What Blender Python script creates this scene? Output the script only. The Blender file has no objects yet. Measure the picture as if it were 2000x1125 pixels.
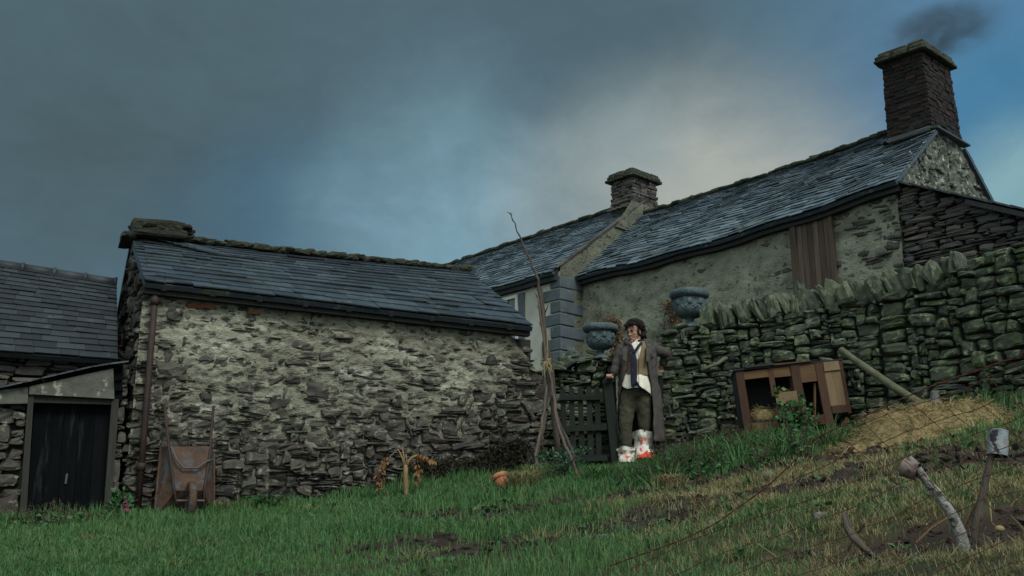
import bpy, math, random
import numpy as np
from math import radians, sin, cos, pi
C = bpy.context.scene.collection
rs = np.random.RandomState(7)
random.seed(7)

# ------------------------------------------------------------------ camera maths
PITCH = radians(14); CP, SP = cos(PITCH), sin(PITCH); FL = 2000.0
def ray(px, py):
    dx = (px-1000)/FL; dy = (562.5-py)/FL
    return np.array([dx, CP-SP*dy, SP+CP*dy])
def P(px, py, Y):
    r = ray(px, py); return r*(Y/r[1])
def V(px, py, A, d):
    r = ray(px, py)
    t, k = np.linalg.solve(np.array([[r[0], -d[0]], [r[1], -d[1]]]), np.array([A[0], A[1]]))
    return r*t
def vec(*a): return np.array(a, float)
def unit(a): return a/np.linalg.norm(a)

# ------------------------------------------------------------------ noise
def vnoise(x, y, seed=0):
    x = np.asarray(x, float); y = np.asarray(y, float)
    xi = np.floor(x).astype(np.int64); yi = np.floor(y).astype(np.int64)
    xf = x-xi; yf = y-yi
    u = xf*xf*(3-2*xf); v = yf*yf*(3-2*yf)
    def h(a, b):
        n = (a*374761393 + b*668265263 + seed*982451653) & 0x7fffffff
        n = ((n ^ (n >> 13))*1274126177) & 0x7fffffff
        return ((n ^ (n >> 16)) & 0xffff)/65535.0
    return (h(xi, yi)*(1-u)+h(xi+1, yi)*u)*(1-v) + (h(xi, yi+1)*(1-u)+h(xi+1, yi+1)*u)*v
def fbm(x, y, seed=0, oct=4):
    s = 0; a = .5; t = 0
    for i in range(oct):
        s = s + a*vnoise(np.asarray(x)*2**i, np.asarray(y)*2**i, seed+i*17); t += a; a *= .5
    return s/t
def sstep(a, b, x):
    t = np.clip((np.asarray(x, float)-a)/(b-a), 0, 1); return t*t*(3-2*t)

# ------------------------------------------------------------------ mesh builder
ROOT = {}
class MB:
    def __init__(self): self.v = []; self.f = []; self.r = []; self.fm = []; self.n = 0
    def add(self, v, f, r=0.5, m=0):
        v = np.asarray(v, float).reshape(-1, 3)
        self.v.append(v)
        self.r.append(np.full(len(v), r) if np.isscalar(r) else np.asarray(r, float))
        if isinstance(f, np.ndarray):
            self.f.append(f+self.n); self.fm.append((len(f), m))
        else:
            by = {}
            for q in f: by.setdefault(len(q), []).append(q)
            for q in by.values():
                a = np.array(q); self.f.append(a+self.n); self.fm.append((len(a), m))
        self.n += len(v)
    BF = [[0,1,3,2],[4,6,7,5],[0,4,5,1],[2,3,7,6],[0,2,6,4],[1,5,7,3]]
    def hexa(self, p, r=.5, m=0):            # 8 corners, index = x*4+y*2+z
        self.add(p, self.BF, r, m)
    def box(self, c, ax, ay, az, hx, hy, hz, r=.5, m=0, jit=0):
        p = []
        for i in (-1, 1):
            for j in (-1, 1):
                for k in (-1, 1):
                    p.append(c+ax*hx*i+ay*hy*j+az*hz*k + (rs.uniform(-jit, jit, 3) if jit else 0))
        self.hexa(p, r, m)
    def bar(self, a, b, w, h, r=.5, up=(0,0,1), m=0, jit=0):
        a = np.asarray(a, float); b = np.asarray(b, float)
        d = b-a; L = np.linalg.norm(d); d = d/L
        up = np.asarray(up, float); s = np.cross(d, up)
        if np.linalg.norm(s) < 1e-4: s = np.cross(d, vec(0, 1, .01))
        s = unit(s); t = np.cross(s, d)
        self.box((a+b)/2, d, s, t, L/2, w/2, h/2, r, m, jit)
    def tube(self, pts, rad, n=6, r=.5, m=0, cap=True, sq=1.0, wob=0):
        pts = np.asarray(pts, float); k = len(pts)
        rad = np.full(k, rad) if np.isscalar(rad) else np.asarray(rad, float)
        d = np.gradient(pts, axis=0); d /= np.linalg.norm(d, axis=1)[:, None]+1e-12
        ref = vec(0, 0, 1) if abs(d[0][2]) < .9 else vec(1, 0, 0)
        v = []
        s = unit(np.cross(d[0], ref))
        for i in range(k):
            s = s-d[i]*np.dot(s, d[i]); s = unit(s); t = np.cross(d[i], s)
            for j in range(n):
                a = 2*pi*j/n; q = rad[i]*(1+(rs.uniform(-wob, wob) if wob else 0))
                v.append(pts[i]+s*cos(a)*q+t*sin(a)*q*sq)
        f = []
        for i in range(k-1):
            for j in range(n):
                f.append([i*n+j, i*n+(j+1) % n, (i+1)*n+(j+1) % n, (i+1)*n+j])
        if cap:
            f.append(list(range(n))[::-1]); f.append(list(range((k-1)*n, k*n)))
        self.add(v, f, r, m)
    def ell(self, c, rad, R=None, nu=14, nv=9, r=.5, m=0):
        v = []; f = []
        for i in range(nv+1):
            th = pi*i/nv
            for j in range(nu):
                ph = 2*pi*j/nu
                p = vec(sin(th)*cos(ph)*rad[0], sin(th)*sin(ph)*rad[1], cos(th)*rad[2])
                v.append(np.asarray(c)+(R@p if R is not None else p))
        for i in range(nv):
            for j in range(nu):
                f.append([i*nu+j, (i+1)*nu+j, (i+1)*nu+(j+1) % nu, i*nu+(j+1) % nu])
        self.add(v, f, r, m)
    def lathe(self, prof, c, n=24, r=.5, m=0, R=None, mod=None):
        v = []; f = []
        for i, (rr, z) in enumerate(prof):
            for j in range(n):
                a = 2*pi*j/n; q = rr*(1+(mod(i, a) if mod else 0))
                p = vec(q*cos(a), q*sin(a), z)
                v.append(np.asarray(c)+(R@p if R is not None else p))
        for i in range(len(prof)-1):
            for j in range(n):
                f.append([i*n+j, i*n+(j+1) % n, (i+1)*n+(j+1) % n, (i+1)*n+j])
        self.add(v, f, r, m)
    def grid(self, X, r=.5, m=0):            # X: (a,b,3)
        a, b = X.shape[:2]
        i = np.arange(a*b).reshape(a, b)
        f = np.stack([i[:-1,:-1], i[1:,:-1], i[1:,1:], i[:-1,1:]], -1).reshape(-1, 4)
        self.add(X.reshape(-1, 3), f, r if np.isscalar(r) else np.asarray(r).ravel(), m)
    def build(self, name, mats, parent=None, smooth=False, loc=None):
        me = bpy.data.meshes.new(name)
        v = np.concatenate(self.v)
        o0 = np.array(ROOT.get(parent.name, (0, 0, 0)) if parent is not None else (loc if loc is not None else (0, 0, 0)), float)
        v = v-o0
        me.vertices.add(len(v)); me.vertices.foreach_set('co', v.astype(np.float32).ravel())
        tot = np.concatenate([np.full(len(f), f.shape[1]) for f in self.f])
        loops = np.concatenate([f.ravel() for f in self.f]).astype(np.int32)
        me.loops.add(len(loops)); me.loops.foreach_set('vertex_index', loops)
        me.polygons.add(len(tot))
        st = np.concatenate([[0], np.cumsum(tot)[:-1]]).astype(np.int32)
        me.polygons.foreach_set('loop_start', st)
        try: me.polygons.foreach_set('loop_total', tot.astype(np.int32))
        except Exception: pass
        me.polygons.foreach_set('material_index', np.concatenate([np.full(k, m) for k, m in self.fm]).astype(np.int32))
        me.polygons.foreach_set('use_smooth', np.full(len(tot), bool(smooth)))
        me.update(calc_edges=True); me.validate()
        at = me.attributes.new('r', 'FLOAT', 'POINT')
        at.data.foreach_set('value', np.concatenate(self.r).astype(np.float32))
        if not isinstance(mats, (list, tuple)): mats = [mats]
        for m in mats: me.materials.append(m)
        o = bpy.data.objects.new(name, me); C.objects.link(o)
        if parent is not None:
            o.parent = parent; ROOT[o.name] = tuple(o0)
        else:
            o.location = o0; ROOT[o.name] = tuple(o0)
        return o

def tag(o, label=None, cat=None, group=None, kind=None):
    if label: o['label'] = label
    if cat: o['category'] = cat
    if group: o['group'] = group
    if kind: o['kind'] = kind
    return o
def thing(name, label, cat, loc=(0, 0, 0), group=None):
    o = bpy.data.objects.new(name, None); C.objects.link(o)
    o.location = loc; o.empty_display_size = .1; ROOT[o.name] = tuple(loc)
    return tag(o, label, cat, group)
def dup(root, loc, label, group=None, rotz=0, scale=1):
    r = root.copy(); C.objects.link(r); r.location = loc; r.rotation_euler = (0, 0, rotz); r.scale = (scale,)*3
    r['label'] = label
    if group: r['group'] = group
    for ch in list(root.children):
        c = ch.copy(); C.objects.link(c); c.parent = r
        for g in list(ch.children):
            d = g.copy(); C.objects.link(d); d.parent = c
    return r

# ------------------------------------------------------------------ materials
def mat(name, cols, rough=.9, scale=5, bump=.3, bscale=30, rmix=.5, spots=(), stretch=(1, 1, 1), spec=.3, metal=0, bdist=.02, detail=6):
    m = bpy.data.materials.new(name); m.use_nodes = True
    nt = m.node_tree; N = nt.nodes; L = nt.links; N.clear()
    out = N.new('ShaderNodeOutputMaterial'); b = N.new('ShaderNodeBsdfPrincipled')
    L.new(b.outputs[0], out.inputs[0])
    b.inputs['Roughness'].default_value = rough; b.inputs['Metallic'].default_value = metal
    b.inputs['Specular IOR Level'].default_value = spec
    tc = N.new('ShaderNodeTexCoord'); mp = N.new('ShaderNodeMapping'); mp.inputs['Scale'].default_value = stretch
    L.new(tc.outputs['Object'], mp.inputs['Vector'])
    def noise(s, d=6, r=.6):
        n = N.new('ShaderNodeTexNoise'); n.inputs['Scale'].default_value = s; n.inputs['Detail'].default_value = d
        n.inputs['Roughness'].default_value = r; L.new(mp.outputs[0], n.inputs['Vector']); return n.outputs['Fac']
    def mth(op, a, c, clamp=False):
        n = N.new('ShaderNodeMath'); n.operation = op; n.use_clamp = clamp
        for i, q in enumerate((a, c)):
            if isinstance(q, (int, float)): n.inputs[i].default_value = q
            else: L.new(q, n.inputs[i])
        return n.outputs[0]
    n1 = noise(scale, detail)
    at = N.new('ShaderNodeAttribute'); at.attribute_name = 'r'
    nn = mth('MULTIPLY_ADD', n1, 1.9); 
    nn.node.inputs[2].default_value = -.45
    fac = mth('ADD', mth('MULTIPLY', nn, 1-rmix), mth('MULTIPLY', at.outputs['Fac'], rmix), True)
    rp = N.new('ShaderNodeValToRGB'); e = rp.color_ramp.elements
    k = len(cols)
    while len(e) < k: e.new(.5)
    for i, cc in enumerate(cols):
        if len(cc) == 4: e[i].position = cc[0]; e[i].color = (*cc[1:], 1)
        else: e[i].position = i/max(1, k-1); e[i].color = (*cc, 1)
    L.new(fac, rp.inputs[0]); col = rp.outputs[0]
    for sp in spots:
        cc, s, th, soft = sp[:4]
        f = noise(s, 5, .65)
        mr = N.new('ShaderNodeMapRange'); mr.inputs['From Min'].default_value = th; mr.inputs['From Max'].default_value = th+soft
        mr.interpolation_type = 'SMOOTHSTEP'
        L.new(f, mr.inputs['Value'])
        fo = mr.outputs[0]
        if len(sp) > 4: fo = mth('MULTIPLY', fo, sp[4])
        mx = N.new('ShaderNodeMix'); mx.data_type = 'RGBA'
        L.new(fo, mx.inputs['Factor']); L.new(col, mx.inputs[6]); mx.inputs[7].default_value = (*cc, 1); col = mx.outputs[2]
    L.new(col, b.inputs['Base Color'])
    if bump:
        bp = N.new('ShaderNodeBump'); bp.inputs['Strength'].default_value = bump; bp.inputs['Distance'].default_value = bdist
        L.new(noise(bscale, 8, .65), bp.inputs['Height']); L.new(bp.outputs[0], b.inputs['Normal'])
    return m

M = {}
M['dry'] = mat('drystone', [(.013,.017,.015), (.036,.043,.034), (.085,.096,.064), (.042,.053,.05), (.14,.152,.105)], scale=6, rmix=.6, bump=.7, bscale=22,
               spots=[((.20,.245,.14), 11, .54, .09, .75), ((.05,.085,.022), 5, .52, .15, .7), ((.28,.30,.24), 40, .63, .08, .6)])
M['cope'] = mat('cope_stone', [(.035,.045,.035), (.08,.095,.065), (.125,.145,.098)], scale=6, rmix=.55, bump=.6, bscale=22,
               spots=[((.20,.23,.15), 12, .55, .12, .7), ((.05,.07,.02), 5, .56, .12, .6)])
M['rub'] = mat('rubble_stone', [(.014,.014,.015), (.036,.034,.031), (.08,.077,.064), (.045,.036,.032), (.15,.145,.12)], scale=7, rmix=.6, bump=.7, bscale=24,
               spots=[((.28,.28,.23), 12, .575, .07, .65), ((.06,.07,.035), 6, .6, .12, .5)])
M['mort'] = mat('lime_mortar', [(.048,.048,.037), (.16,.157,.12), (.285,.285,.22), (.46,.46,.38)], scale=11, rmix=.42, bump=1, bscale=38, bdist=.03, stretch=(1, 1, 1.9),
               spots=[((.58,.58,.52), 3.4, .575, .09, .7), ((.032,.031,.029), 8, .55, .06, .85), ((.10,.088,.062), 1.7, .52, .12, .6)])
M['dark_rub'] = mat('slaty_stone', [(.022,.022,.024), (.05,.045,.042), (.075,.075,.075), (.10,.085,.07), (.06,.06,.055)], scale=5, rmix=.8, bump=.6, bscale=24,
               spots=[((.18,.17,.15), 20, .62, .1, .6)])
M['render'] = mat('old_render', [(.085,.089,.068), (.19,.197,.15), (.27,.276,.215), (.38,.385,.31)], scale=4.5, rmix=.2, bump=1, bscale=20, bdist=.05, detail=9, stretch=(1, 1, 1.3),
               spots=[((.04,.04,.034), 8, .585, .05, .8), ((.34,.34,.28), 7, .62, .08, .5), ((.07,.07,.04), 1.6, .53, .15, .6)])
M['render_dull'] = mat('dimmed_render', [(.05,.053,.042), (.10,.104,.08), (.14,.145,.11), (.20,.205,.165)], scale=4.5, rmix=.2, bump=1, bscale=20, bdist=.05, detail=9, spots=[((.03,.03,.026), 8, .57, .06, .8), ((.10,.095,.03), 5, .62, .08, .6)])  # dimmer copy of old_render for the return wall and chimney base
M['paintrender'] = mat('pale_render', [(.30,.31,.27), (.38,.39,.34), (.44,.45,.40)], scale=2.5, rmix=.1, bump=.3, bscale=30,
               spots=[((.20,.20,.16), 6, .6, .1, .5)])
M['white_rub'] = mat('limewashed_stone', [(.025,.027,.025), (.055,.06,.052), (.13,.14,.115), (.28,.29,.25)], scale=9, rmix=.45, bump=.8, bscale=18,
               spots=[((.025,.027,.027), 7, .55, .06, .9), ((.42,.44,.39), 9, .58, .06, .7)])
M['slate'] = mat('roof_slate', [(.009,.013,.018), (.025,.036,.046), (.052,.072,.09)], rough=.5, scale=5, rmix=.75, bump=.35, bscale=30, spec=.45,
               spots=[((.10,.115,.105), 7, .58, .08, .6), ((.016,.018,.016), 2.2, .54, .1, .6), ((.045,.055,.028), 3.4, .60, .08, .6)])
M['slate_dark'] = mat('dark_roof_slate', [(.008,.010,.012), (.020,.025,.029), (.038,.047,.054)], rough=.6, scale=5, rmix=.7, bump=.4, bscale=30, spec=.35, spots=[((.07,.08,.075), 5, .60, .1, .6)])
M['slate2'] = mat('old_slate', [(.020,.030,.039), (.052,.074,.092), (.097,.132,.157), (.155,.20,.225)], rough=.5, scale=3, rmix=.85, bump=.5, bscale=25, spec=.5,
               spots=[((.20,.21,.18), 8, .60, .06, .6), ((.03,.036,.026), 3, .57, .1, .6)])
M['moss'] = mat('mossy_ridge', [(.016,.018,.012), (.036,.039,.025), (.075,.077,.05)], scale=7, rmix=.4, bump=1, bscale=18, bdist=.05)
M['dark_moss_stone'] = mat('dark_moss_stone', [(.010,.011,.008), (.022,.024,.016), (.045,.048,.032)], scale=7, rmix=.4, bump=1, bscale=18, bdist=.05)
M['brick'] = mat('dark_brick', [(0,.007,.006,.006), (.45,.013,.010,.010), (.78,.020,.014,.012), (.92,.035,.017,.014), (1,.10,.03,.018)], scale=9, rmix=.85, bump=.6, bscale=35)
M['redbrick'] = mat('red_brick', [(.13,.05,.03), (.20,.08,.05)], scale=9, rmix=.6, bump=.6, bscale=35)
M['void'] = mat('dark_core', [(.02,.02,.018), (.03,.028,.024)], bump=0)
M['oldwood'] = mat('weathered_dark_wood', [(.014,.014,.016), (.03,.03,.032), (.05,.048,.046)], scale=3, rmix=.5, bump=.6, bscale=14, stretch=(9, 9, .8))
M['doorwood'] = mat('black_door_wood', [(.001,.002,.003), (.004,.005,.006), (.008,.009,.011)], spots=[((.022,.023,.026), 1.6, .55, .12, .8)], scale=3, rmix=.5, spec=.08, rough=.95, bump=.6, bscale=14, stretch=(9, 9, .8))
M['jamb'] = mat('grey_timber', [(.014,.014,.012), (.03,.03,.025), (.05,.048,.04)], scale=3, rmix=.4, bump=.6, bscale=14, stretch=(9, 9, .8))
M['hatch'] = mat('brown_boarding', [(.036,.024,.018), (.068,.047,.036), (.10,.075,.058), (.15,.125,.10)], scale=3, rmix=.55, bump=.6, bscale=14, stretch=(10, 10, .7))
M['gate'] = mat('green_black_timber', [(.003,.006,.004), (.007,.011,.008), (.013,.018,.013)], scale=4, rmix=.5, bump=.5, bscale=20, stretch=(6, 6, 1), rough=.8)
M['hutch'] = mat('hutch_timber', [(.035,.018,.012), (.06,.030,.019), (.095,.05,.03)], scale=4, rmix=.6, bump=.5, bscale=18, stretch=(5, 5, 1.2), spots=[((.035,.018,.014), 7, .57, .1, .7)])
M['hutchor'] = mat('hutch_orange_wood', [(.065,.036,.018), (.105,.060,.030), (.145,.086,.044)], scale=5, rmix=.5, bump=.5, bscale=18, stretch=(1, 5, 5), spots=[((.06,.03,.016), 6, .58, .1, .8)])
M['hutchdoor'] = mat('hutch_door_board', [(.13,.085,.045), (.17,.115,.065), (.20,.14,.085)], scale=4, rmix=.4, bump=.4, bscale=18, stretch=(6, 6, .8), spots=[((.07,.045,.03), 5, .6, .1, .6)])
M['straw'] = mat('straw', [(.13,.10,.045), (.235,.18,.085), (.33,.265,.135)], scale=12, rmix=.7, bump=.4, bscale=40)
M['rust'] = mat('rusty_steel', [(.028,.018,.014), (.065,.038,.026), (.12,.066,.04)], rough=.8, scale=9, rmix=.2, bump=.5, bscale=40, spots=[((.07,.08,.09), 6, .52, .1, .8), ((.03,.018,.015), 10, .58, .1, .8)])
M['rustpipe'] = mat('rusty_downpipe', [(.016,.010,.010), (.032,.018,.016), (.055,.030,.025)], rough=.7, scale=6, rmix=.2, bump=.4, bscale=40)
M['rustwire'] = mat('rusty_wire', [(.035,.012,.009), (.07,.026,.018), (.11,.04,.028)], rough=.85, scale=20, rmix=.5, bump=0)
M['iron'] = mat('grey_iron', [(.05,.052,.06), (.09,.09,.10)], rough=.6, scale=12, rmix=.3, bump=.3, bscale=40, spots=[((.10,.05,.03), 9, .55, .1, .8)])
M['urn'] = mat('blue_grey_lead', [(.028,.044,.050), (.07,.10,.112), (.13,.165,.175)], rough=.85, scale=11, rmix=.2, bump=.8, bscale=30, spots=[((.19,.22,.22), 12, .6, .1, .5)])
M['quoin'] = mat('painted_quoin', [(.045,.06,.072), (.07,.09,.104), (.095,.118,.132)], rough=.8, scale=5, rmix=.3, bump=.6, bscale=30, spots=[((.22,.24,.22), 7, .63, .05, .7), ((.035,.045,.04), 4, .55, .15, .6)])
M['white'] = mat('white_paint', [(.42,.43,.38), (.55,.56,.5)], rough=.6, scale=8, bump=.1)
M['glass'] = mat('window_pane', [(.05,.065,.085), (.07,.085,.10)], rough=.12, scale=2, bump=0, spec=.7)
M['concrete'] = mat('lintel_concrete', [(.05,.052,.045), (.09,.092,.078), (.12,.12,.10)], scale=5, rmix=.1, bump=.5, bscale=30, spots=[((.32,.31,.25), 2.2, .53, .06, .85), ((.03,.032,.03), 3.5, .56, .1, .8)])
M['stick'] = mat('bare_pole_bark', [(.035,.028,.023), (.075,.06,.05), (.14,.115,.09)], scale=9, rmix=.5, bump=.7, bscale=40, stretch=(2, 2, .6))
M['twig'] = mat('dark_twig', [(.03,.022,.018), (.07,.05,.035)], scale=9, rmix=.6, bump=0)
M['birch'] = mat('pale_driftwood', [(.10,.10,.10), (.22,.215,.20), (.36,.35,.32)], scale=18, rmix=.1, bump=.8, bscale=60, spots=[((.035,.033,.032), 16, .55, .06, .9), ((.45,.44,.40), 30, .6, .06, .6)])
M['log'] = mat('green_grey_log', [(.05,.052,.032), (.09,.092,.058), (.135,.13,.085)], scale=8, rmix=.1, bump=.6, bscale=30)
M['tin'] = mat('weathered_tin', [(.10,.12,.14), (.17,.20,.225), (.22,.25,.27)], rough=.5, scale=10, rmix=.1, bump=.3, bscale=40, spec=.5, spots=[((.22,.11,.06), 9, .60, .06, .8), ((.08,.10,.11), 17, .60, .1, .5)])
M['tinrust'] = mat('rusted_tin', [(.10,.075,.075), (.17,.125,.115), (.12,.07,.05)], rough=.7, scale=10, rmix=.1, bump=.4, bscale=40, spots=[((.05,.03,.028), 9, .58, .06, .8)])
M['tindark'] = mat('tin_inside', [(.010,.010,.011), (.02,.018,.018)], rough=.7, bump=0)
M['terra'] = mat('terracotta', [(.26,.095,.05), (.36,.14,.075), (.40,.19,.12)], scale=9, rmix=.1, bump=.3, bscale=40, spots=[((.10,.10,.05), 7, .6, .1, .7)])
M['string'] = mat('baler_twine', [(.28,.22,.12), (.40,.32,.18)], scale=30, bump=0)
M['deadplant'] = mat('withered_stalk', [(.15,.10,.045), (.21,.145,.07), (.17,.085,.04)], scale=6, rmix=.4, bump=.4, bscale=30, stretch=(3, 3, 1))
M['deadleaf'] = mat('withered_leaf', [(.10,.045,.02), (.17,.08,.035), (.22,.14,.065)], scale=9, rmix=.7, bump=.4, bscale=40)
M['leaf'] = mat('weed_leaf', [(.018,.06,.018), (.03,.095,.028), (.05,.13,.035)], scale=6, rmix=.7, bump=0, rough=.6)
M['shrub'] = mat('shrub_leaf', [(.02,.055,.03), (.035,.085,.045), (.055,.11,.055)], scale=6, rmix=.7, bump=0, rough=.6)
M['dock'] = mat('brown_seed_head', [(.032,.020,.016), (.06,.038,.03), (.09,.06,.045)], scale=9, rmix=.7, bump=0)
M['pink'] = mat('pink_petal', [(.45,.03,.18), (.55,.06,.24)], bump=0)
M['orangeleaf'] = mat('autumn_leaf', [(.06,.035,.015), (.12,.06,.022), (.20,.13,.04)], scale=9, rmix=.8, bump=0)
M['palest'] = mat('pale_stone', [(.32,.29,.18), (.42,.39,.27)], scale=9, rmix=.3, bump=.5)
M['sheet'] = mat('grey_sheet', [(.12,.13,.13), (.18,.19,.185)], scale=6, bump=.3)
M['clay'] = mat('soil_clod', [(.018,.013,.011), (.035,.025,.02), (.055,.04,.03)], scale=9, rmix=.6, bump=.8, bscale=30)
M['pebble'] = mat('loose_stone', [(.09,.09,.085), (.16,.16,.15), (.22,.22,.2)], scale=9, rmix=.6, bump=.6)
M['darkmoss'] = mat('dead_ivy_fringe', [(.006,.006,.005), (.016,.015,.009), (.035,.036,.016)], scale=6, rmix=.7, bump=0)
# person
M['skin'] = mat('skin', [(.26,.14,.095), (.33,.18,.125), (.37,.21,.15)], rough=.55, scale=20, rmix=0, bump=.1, bscale=60, spots=[((.34,.13,.09), 14, .58, .1, .35)])
M['lips'] = mat('lips', [(.22,.08,.065), (.27,.10,.08)], rough=.5, bump=0)
M['hair'] = mat('dark_hair', [(.010,.007,.006), (.022,.015,.012)], rough=.6, scale=20, rmix=.6, bump=0)
M['coat'] = mat('grey_tweed', [(.036,.030,.029), (.060,.051,.049), (.085,.074,.070)], scale=24, rmix=.1, bump=.5, bscale=90, bdist=.01)
M['trous'] = mat('olive_trousers', [(.030,.030,.018), (.048,.047,.030), (.07,.065,.042)], scale=6, rmix=.1, bump=.7, bscale=22, spots=[((.14,.15,.10), 11, .68, .04, .7)])
M['waist'] = mat('tan_waistcoat', [(.12,.085,.05), (.165,.12,.07), (.19,.14,.085)], scale=20, rmix=.1, bump=.5, bscale=80, bdist=.01)
M['shirt'] = mat('off_white_shirt', [(.55,.52,.44), (.66,.63,.54), (.72,.69,.6)], scale=5, rmix=.1, bump=.5, bscale=14, bdist=.03)
M['scarf'] = mat('navy_scarf', [(.008,.009,.022), (.014,.016,.035)], scale=9, bump=.3, bscale=40, spots=[((.45,.45,.42), 32, .67, .03, .9)])
M['bag'] = mat('white_plastic_bag', [(.55,.54,.50), (.70,.69,.64)], rough=.4, scale=9, bump=.8, bscale=22, bdist=.03, spots=[((.66,.04,.02), 7, .50, .02, 1), ((.75,.22,.04), 13, .62, .02, .9)])
M['bagcuff'] = mat('plain_plastic_cuff', [(.55,.54,.47), (.70,.69,.62)], rough=.4, scale=12, bump=.9, bscale=26, bdist=.03)
M['lens'] = mat('eye_dark', [(.02,.014,.012), (.03,.02,.018)], rough=.3, bump=0)
# ------------------------------------------------------------------ generators
def _cube_template(n):
    pts = {}; vs = []; fs = []
    def vid(p):
        k = tuple(np.round(p, 4))
        if k not in pts: pts[k] = len(vs); vs.append(p)
        return pts[k]
    t = np.linspace(-1, 1, n+1)
    for ax in range(3):
        for sg in (-1, 1):
            o1, o2 = [(1, 2), (2, 0), (0, 1)][ax]
            for i in range(n):
                for j in range(n):
                    q = []
                    for (a, b) in ((i, j), (i+1, j), (i+1, j+1), (i, j+1)):
                        p = np.zeros(3); p[ax] = sg; p[o1] = t[a]; p[o2] = t[b]; q.append(vid(p))
                    fs.append(q if sg > 0 else q[::-1])
    return np.array(vs), np.array(fs)
TPL = {n: _cube_template(n) for n in (2, 3, 4)}
def stone(mb, c, ax, ay, az, hx, hy, hz, r, k=5.0, n=3, rough=.13, m=0):
    T, F = TPL[n]
    J = rs.uniform(-1, 1, (2, 2, 2, 3))*np.array([.30, .18, .34])*(rough/.14)          # irregular corners
    q = T/(np.sum(np.abs(T)**(k*1.6), axis=1)**(1/(k*1.6)))[:, None]
    q = q.copy()
    t = (T+1)/2; D = np.zeros_like(q)
    for i in (0, 1):
        for j in (0, 1):
            for l in (0, 1):
                wt = (t[:, 0] if i else 1-t[:, 0])*(t[:, 1] if j else 1-t[:, 1])*(t[:, 2] if l else 1-t[:, 2])
                D += wt[:, None]*J[i, j, l]
    q += D
    for _ in range(2):
        w = rs.normal(0, 2.2, 3); q += rough*.45*np.sin(q@w+rs.uniform(0, 6))[:, None]*rs.uniform(-1, 1, 3)
    q += rs.normal(0, rough*.30, q.shape)
    v = c+np.outer(q[:, 0]*hx, ax)+np.outer(q[:, 1]*hy, ay)+np.outer(q[:, 2]*hz, az)
    mb.add(v, F, r, m)

def path(pts):
    pts = [np.asarray(p[:2], float) for p in pts]
    seg = [np.linalg.norm(b-a) for a, b in zip(pts, pts[1:])]
    cum = np.concatenate([[0], np.cumsum(seg)])
    def f(s):
        i = int(np.clip(np.searchsorted(cum, s)-1, 0, len(seg)-1))
        d = (pts[i+1]-pts[i])/seg[i]
        return pts[i]+d*(s-cum[i]), d
    f.L = cum[-1]; f.cum = cum
    return f

def stone_wall(mb, f, zb, zt, side, cw=.05, ch=.035, wr=(3, 9), hr=(1, 4), depth=.14, prot=None, rough=.13, n=3, k=5.0,
               s0=0, s1=None, gap=.93, tilt=.05, m=0, bias=0):
    """random rubble packed in an s,z grid. f: path; side: +1 outward normal is to the right-hand of d (toward viewer)."""
    s1 = f.L if s1 is None else s1
    ss = np.linspace(s0, s1, 60)
    z0 = min(zb(s) for s in ss); z1 = max(zt(s) for s in ss)
    nc = int((s1-s0)/cw); nr = int((z1-z0)/ch)+1
    occ = np.zeros((nr+8, nc), bool)
    for i in range(nr):
        for j in range(nc):
            if occ[i, j]: continue
            w = rs.randint(wr[0], wr[1]+1); h = rs.randint(hr[0], hr[1]+1)
            if rs.rand() < .35: h = hr[0]
            ww = 0
            while ww < w and j+ww < nc and not occ[i, j+ww]: ww += 1
            if nc-(j+ww) <= 1: ww = nc-j
            ok = True
            while h > 1 and occ[i:i+h, j:j+ww].any(): h -= 1
            occ[i:i+h, j:j+ww] = True
            s = s0+(j+ww/2)*cw+rs.normal(0, cw*.22); z = z0+(i+h/2)*ch+rs.normal(0, ch*.15)
            z += .05*(vnoise(s*1.1, z*1.5, 5)-.5)
            if z-h*ch/2 > zt(s)-.01 or z+h*ch/2 < zb(s): continue
            hz = h*ch/2*gap
            if z+hz > zt(s)+.03: hz = max(.015, (zt(s)+.03-z+hz)/2); z = zt(s)+.03-hz
            p, d = f(s); nrm = vec(d[1], -d[0], 0)*side; d3 = vec(d[0], d[1], 0)
            a = rs.normal(0, tilt)
            ax = d3*cos(a)+vec(0, 0, 1)*sin(a); az = -d3*sin(a)+vec(0, 0, 1)*cos(a)
            pr = prot(s, z) if prot else rs.uniform(-.03, .03)
            c = vec(p[0], p[1], z)+nrm*(pr-depth)
            stone(mb, c, ax, nrm, az, ww*cw/2*gap, depth, hz, np.clip(rs.beta(1.6, 1.6)+bias, 0, 1), k=k, n=n, rough=rough, m=m)

def sheet(mb, f, zb, zt, side, step=.05, amp=.02, fr=4, seed=3, off=0, m=0, s0=0, s1=None, r=.5, offf=None, rf=None):
    s1 = f.L if s1 is None else s1
    ns = max(2, int((s1-s0)/step)); nz = max(2, int(max(zt(s)-zb(s) for s in np.linspace(s0, s1, 9))/step))
    X = np.zeros((ns+1, nz+1, 3)); R = np.zeros((ns+1, nz+1))
    for i, s in enumerate(np.linspace(s0, s1, ns+1)):
        p, d = f(s); nrm = vec(d[1], -d[0], 0)*side
        for j, t in enumerate(np.linspace(0, 1, nz+1)):
            z = zb(s)+(zt(s)-zb(s))*t
            X[i, j] = vec(p[0], p[1], z); X[i, j, :2] += 0
            R[i, j] = s
    S = R; Z = X[..., 2]
    dn = off+amp*(2*fbm(S*fr, Z*fr*1.8, seed, 4)-1)+(offf(S, Z) if offf else 0)
    for i in range(ns+1):
        p, d = f(S[i, 0]); nrm = vec(d[1], -d[0], 0)*side
        X[i] += nrm*dn[i][:, None]
    mb.grid(X, rf(S, Z) if rf else r, m)

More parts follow.
